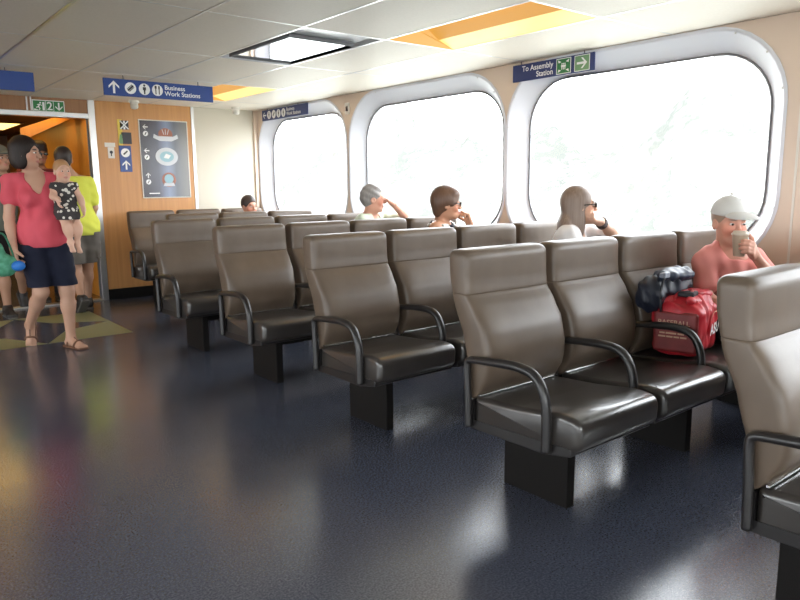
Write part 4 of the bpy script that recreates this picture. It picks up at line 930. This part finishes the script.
M['sage'] = cloth('pale_green_shirt_cloth', (.50, .55, .43)); o_, at, Rt = top(J, eR, wR, eL, wL, M['sage'], t, up=.8, neck=.06, fem=False)
C_ = Solid(.012)
for sgn in (-1, 1): C_.cap(at(sgn*.07, -.045, 1.0), at(sgn*.03, .085, .93), .016, .02); C_.cap(at(sgn*.03, .085, .93), at(sgn*.055, .10, .87), .02, .012)
C_.cap(at(-.07, -.045, 1.0), at(.07, -.045, 1.0), .016); C_.build('collar', M['sage'], t, .0045); trousers(J, M['dark_trousers'], t)
# man slouched in the last row
t = person('person', 'dark haired man slouched in the last row with only his head showing', 'person', (3.83, rowY(6)-.27, .46))
J = seated(3.83, 6, (3.83, 7.60, .90)); J['pelvis'] = J['pelvis']+V(0, -.06, -.02); S = Solid(.02); SP2 = (.52, .27, .19); S.paint = [SP2]; torso(S, J)
eR, wR, eL, wL = (3.60, 7.50, .66), (3.72, 7.32, .62), (4.06, 7.50, .66), (3.94, 7.32, .62)
for s_, e, w in (('R', eR, wR), ('L', eL, wL)): limb_arm(S, J['sh'+s_], e, w); hand(S, w, (.4 if s_ == 'R' else -.4, -.8, -.2), (0, 0, -1), (1 if s_ == 'R' else -1, 0, 0), .6)
legs(S, J); sit_feet(S, J); Rh = frame((.15, -1, -.12)); W = head(S, (3.84, 7.555, 1.052), Rh, 1, False, J['neck'], skin=SP2); S.build('body', SKIN_, t, .007); eyes(t, W, Rh)
H_ = hair_cap(W, Rh, 1, .010); H_.ell(W(0, .115, -.03), (.085, .095, .105), Rh, .012, 's')
for x in (-1, 1): H_.ell(W(x*.085, .02, -.055), (.03, .045, .05), Rh, .01, 's')
H_.clip(W(0, 0, -.07), -Rh[2]); H_.build('hair', M['hair_brown'], t, .006); top(J, eR, wR, eL, wL, cloth('beige_shirt_cloth', (.45, .33, .25)), t, up=.7, neck=.06, fem=False, vox=.008); trousers(J, M['dark_trousers'], t)

# ---- woman in the white cap drinking from a cup
t = person('person', 'woman in white cap and pink T shirt drinking from a paper cup', 'person', (3.76, rowY(1)-.25, .46))
J = seated(3.78, 1, (3.69, 1.75, .958), tw=-.36, shw=.168); J['pelvis'] = V(3.78, 1.75, .55); J['shR'] = J['shR']+V(.015, 0, -.04); J['shL'] = J['shL']+V(-.01, 0, -.035)
SW = (.56, .28, .20); S = Solid(.02); S.paint = [SW]; torso(S, J, 0, True)
eR, wR = (3.475, 1.75, .69), (3.585, 1.54, .60); eL, wL = (3.80, 1.53, .745), (3.598, 1.583, .93)
limb_arm(S, J['shR'], eR, wR, slim=.86); limb_arm(S, J['shL'], eL, wL, slim=.86); hand(S, wR, (.5, -.8, -.2), (0, 0, -1), (1, .5, 0), .5); hand(S, wL, (-.85, -.30, .36), (-.35, .93, 0), (-.2, 0, 1), .85, .95); legs(S, J); sit_feet(S, J)
Rh = frame((-.58, -.80, -.14)); hc = V(3.645, 1.735, 1.08); W = head(S, hc, Rh, .98, True, J['neck'], .046, SW, (.25, .17, .13)); S.build('body', SKIN_, t, .005); eyes(t, W, Rh, .98)
H_ = hair_cap(W, Rh, 1, .006); H_.ell(W(0, .115, -.03), (.088, .105, .115), Rh, .012, 's'); H_.clip(W(0, 0, -.06), -Rh[2])
for x in (-1, 1): H_.ell(W(x*.085, .02, -.055), (.03, .045, .05), Rh, .01, 's')
H_.build('hair', mat('sandy_grey_hair', (.30, .20, .14), .5), t, .005)
cap_hat(W, Rh, .97, cloth('white_cap_cloth', (.52, .51, .49)), t)
M['salmon'] = cloth('salmon_pink_cotton', (.62, .22, .19), noise=((9, 9, 3), (.68, .26, .23), 3, .25)); top(J, eR, wR, eL, wL, M['salmon'], t, up=.62, neck=.095, vox=.005, g=.010); trousers(J, M['dark_trousers'], t)
cp = V(3.528, 1.622, .972); c_ = thing('paper_cup', 'tan paper cup held to her mouth by the woman in the white cap', 'cup', tuple(cp))
bm = bmesh.new(); lathe(bm, [(.026, -.055), (.027, -.052), (.038, .05), (.0395, .052), (.0395, .055), (.036, .055), (.0255, -.048)], cp, 24); o = obj('cup', bm, mat('tan_paper', (.40, .31, .22), .6), None, True); keep(o, c_)
bm = bmesh.new(); lathe(bm, [(.0415, .052), (.0415, .06), (.036, .064), (.034, .072), (.012, .073)], cp, 24); keep(obj('lid', bm, mat('lid_plastic', (.52, .44, .35), .4), None, True), c_)

# ---- bags on the seat beside her
def fabric_red():
    return mat('red_nylon', (.42, .014, .022), .42, noise=((14, 14, 14), (.56, .03, .045), 4, .2))
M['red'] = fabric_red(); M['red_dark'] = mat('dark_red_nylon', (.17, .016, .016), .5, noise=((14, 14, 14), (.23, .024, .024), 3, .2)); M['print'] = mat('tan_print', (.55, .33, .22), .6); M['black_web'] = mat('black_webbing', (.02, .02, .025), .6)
ang = .25; ca, sa = math.cos(ang), math.sin(ang); RB = np.array([[ca, sa, 0], [-sa, ca, 0], [0, 0, 1.]]); bc = V(3.262, 1.745, .458)
B = lambda x, y, z: bc+RB[0]*x+RB[1]*y+V(0, 0, z)
t = thing('duffel_bag', 'red sports bag printed BASEBALL standing on the seat beside the woman in the white cap', 'bag', tuple(bc))
S = Solid(.03); S.box(B(0, 0, .118), (.168, .118, .118), .04, RB, .02); S.box(B(0, 0, .20), (.145, .085, .06), .05, RB, .05); S.ell(B(.04, -.01, .255), (.12, .07, .045), RB, .04); S.build('body', M['red'], t, .005, (.0028, 42, 11))
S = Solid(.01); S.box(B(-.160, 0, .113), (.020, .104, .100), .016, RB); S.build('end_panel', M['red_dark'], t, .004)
S = Solid(.02); S.cap(B(-.12, -.05, .255), B(.10, -.06, .262), .024, .03); S.cap(B(.10, -.06, .262), B(.14, .03, .24), .03, .02); S.cap(B(-.12, .05, .25), B(.05, .05, .27), .022, .024); S.build('top_flap', M['red'], t, .005, (.004, 60, 5))
S = Solid(.006); S.box(B(-.05, -.02, .288), (.045, .04, .012), .008, RB); S.build('handle_wrap', M['black_web'], t, .004)
for y in (-.055, .03):
    bm = bmesh.new(); add_tube(bm, smooth_path([B(-.10, y, .235), B(-.09, y, .285), B(-.04, y*.4-.01, .30), B(.03, y*.4-.01, .295), B(.09, y, .275), B(.11, y, .23)], 2), .009, 8, flat=((0, 0, 1), .6)); keep(obj('handle', bm, M['red'], None, True), t)
Sh = Sheet(t, B(-.1815, .092, .0), -RB[1], (0, 0, 1)); Sh.text('lettering', 'BASEBALL', .012, .150, .034, M['print'], .003); Sh.polys('small_print', [[(x, y), (x+w_, y), (x+w_, y+.008), (x, y+.008)] for y, row_ in ((.105, ((.022, .026), (.052, .05), (.108, .03))), (.088, ((.018, .034), (.056, .03), (.09, .026), (.12, .03)))) for x, w_ in row_], M['print'], .003)
Sh = Sheet(t, B(-.06, -.1225, .0), RB[0], (0, 0, 1)); Sh.text('lettering', 'ASU', .040, .085, .075, M['white'], .006, sx=1.25, bold=.03)
pg = []
for k in range(10): a0, a1 = .3+2.5*k/10, .3+2.5*(k+1)/10; pg.append(bar(.12+.09*math.cos(a0), .14+.055*math.sin(a0), .12+.09*math.cos(a1), .14+.055*math.sin(a1), .006))
Sh.polys('arc_mark', pg, M['print'], .006)
t = thing('backpack', 'dark navy bag with grey buckle leaning on the backrest behind the red bag', 'bag', (3.19, 1.83, .46))
S = Solid(.03); S.ell((3.22, 1.825, .775), (.185, .075, .082), None, .05); S.box((3.17, 1.84, .74), (.15, .05, .06), .04, None, .04); S.ell((3.08, 1.82, .735), (.055, .055, .07), None, .04); S.build('body', mat('navy_nylon', (.010, .013, .024), .5, noise=((12, 12, 12), (.016, .02, .036), 3, .25)), t, .006, (.003, 45, 8))
S = Solid(.01); S.ell((3.24, 1.80, .832), (.15, .075, .035)); S.build('lid_pocket', mat('blue_grey_nylon', (.035, .05, .085), .45), t, .005, (.0022, 50, 2))
S = Solid(.004); S.box((3.085, 1.765, .845), (.024, .016, .012), .004); S.cap((3.07, 1.755, .855), (3.10, 1.755, .855), .006); S.build('buckle', mat('grey_buckle', (.30, .33, .40), .35), t, .003)
bm = bmesh.new(); add_tube(bm, smooth_path([(3.09, 1.765, .84), (3.06, 1.765, .79), (3.045, 1.76, .73), (3.07, 1.765, .67)], 2), .009, 8, flat=((0, 1, 0), .5)); keep(obj('strap', bm, M['black_web'], None, True), t)


# ------------------------------------------------------------------ outside
def hill_mat():
    m = bpy.data.materials.new('hazy_forest'); m.use_nodes = True; nt = m.node_tree; b = nt.nodes['Principled BSDF']; L = nt.links.new
    tc = nt.nodes.new('ShaderNodeTexCoord'); n = nt.nodes.new('ShaderNodeTexNoise'); n.inputs['Scale'].default_value = .55; n.inputs['Detail'].default_value = 9; n.inputs['Roughness'].default_value = .7
    n2 = nt.nodes.new('ShaderNodeTexNoise'); n2.inputs['Scale'].default_value = .07; n2.inputs['Detail'].default_value = 3
    ad = nt.nodes.new('ShaderNodeMath'); ad.operation = 'MULTIPLY_ADD'; ad.inputs[1].default_value = .9; 
    r = nt.nodes.new('ShaderNodeValToRGB'); r.color_ramp.elements[0].position = .82; r.color_ramp.elements[1].position = 1.12
    r.color_ramp.elements[0].color = (.060, .064, .060, 1); r.color_ramp.elements[1].color = (.125, .127, .122, 1)
    L(tc.outputs['Object'], n.inputs['Vector']); L(tc.outputs['Object'], n2.inputs['Vector']); L(n2.outputs['Fac'], ad.inputs[0]); L(n.outputs['Fac'], ad.inputs[2]); L(ad.outputs[0], r.inputs['Fac'])
    L(r.outputs['Color'], b.inputs['Base Color']); b.inputs['Roughness'].default_value = 1; b.inputs['Specular IOR Level'].default_value = 0
    return m
v = []; fc = []; nx = 70; nz = 14
for i in range(nx+1):
    yy = -120+i*6
    hh = 17+5*math.sin(yy*.05)+3*math.sin(yy*.13+1)+2*math.sin(yy*.37)
    for j in range(nz+1):
        t = j/nz; v.append((85+t*28+1.2*math.sin(yy*.1+j*.5), yy, -7+hh*1.4*t))
for i in range(nx):
    for j in range(nz): a = i*(nz+1)+j; fc.append((a, a+nz+1, a+nz+2, a+1))
struct(from_pydata('hills', v, fc, hill_mat(), None, True))
bm = bmesh.new(); bm.faces.new([bm.verts.new(p) for p in ((-260, -260, -7), (260, -260, -7), (260, 330, -7), (-260, 330, -7))]); struct(obj('sea', bm, mat('bright_water', (.26, .27, .25), .5)))

# ------------------------------------------------------------------ light
w = bpy.data.worlds.new('sky'); scn.world = w; w.use_nodes = True; bg = w.node_tree.nodes['Background']
bg.inputs['Color'].default_value = (.91, .96, 1, 1); bg.inputs['Strength'].default_value = 6.5
sd = bpy.data.lights.new('sun', 'SUN'); sd.energy = 9; sd.angle = .02; sd.color = (1, .97, .92); so = bpy.data.objects.new('sun', sd); COL.objects.link(so)
so.rotation_euler = Vector((.62, .25, -.74)).to_track_quat('-Z', 'Y').to_euler()
def portal(loc, d, sx_):
    ld = bpy.data.lights.new('window_portal', 'AREA'); ld.shape = 'RECTANGLE'; ld.size = sx_; ld.size_y = WZ1-WZ0; ld.cycles.is_portal = True
    lo = bpy.data.objects.new('window_portal', ld); COL.objects.link(lo); lo.location = loc; lo.rotation_euler = Vector(d).to_track_quat('-Z', 'Y').to_euler()
zc = (WZ0+WZ1)/2
for (y0, y1) in WIN: portal((XW+.155, (y0+y1)/2, zc), (-1, 0, 0), y1-y0)
for (y0, y1) in LW: portal((XL-.01, (y0+y1)/2, zc), (1, 0, 0), y1-y0)
for (x0, x1) in BW: portal(((x0+x1)/2, YN-.01, zc), (0, 1, 0), x1-x0)
scn.view_settings.view_transform = 'Standard'; scn.view_settings.look = 'None'; scn.view_settings.exposure = .95; scn.view_settings.gamma = 1
scn.cycles.use_denoising = True; scn.cycles.max_bounces = 8; scn.cycles.diffuse_bounces = 4; scn.cycles.caustics_reflective = False; scn.cycles.caustics_refractive = False; scn.cycles.sample_clamp_indirect = 6
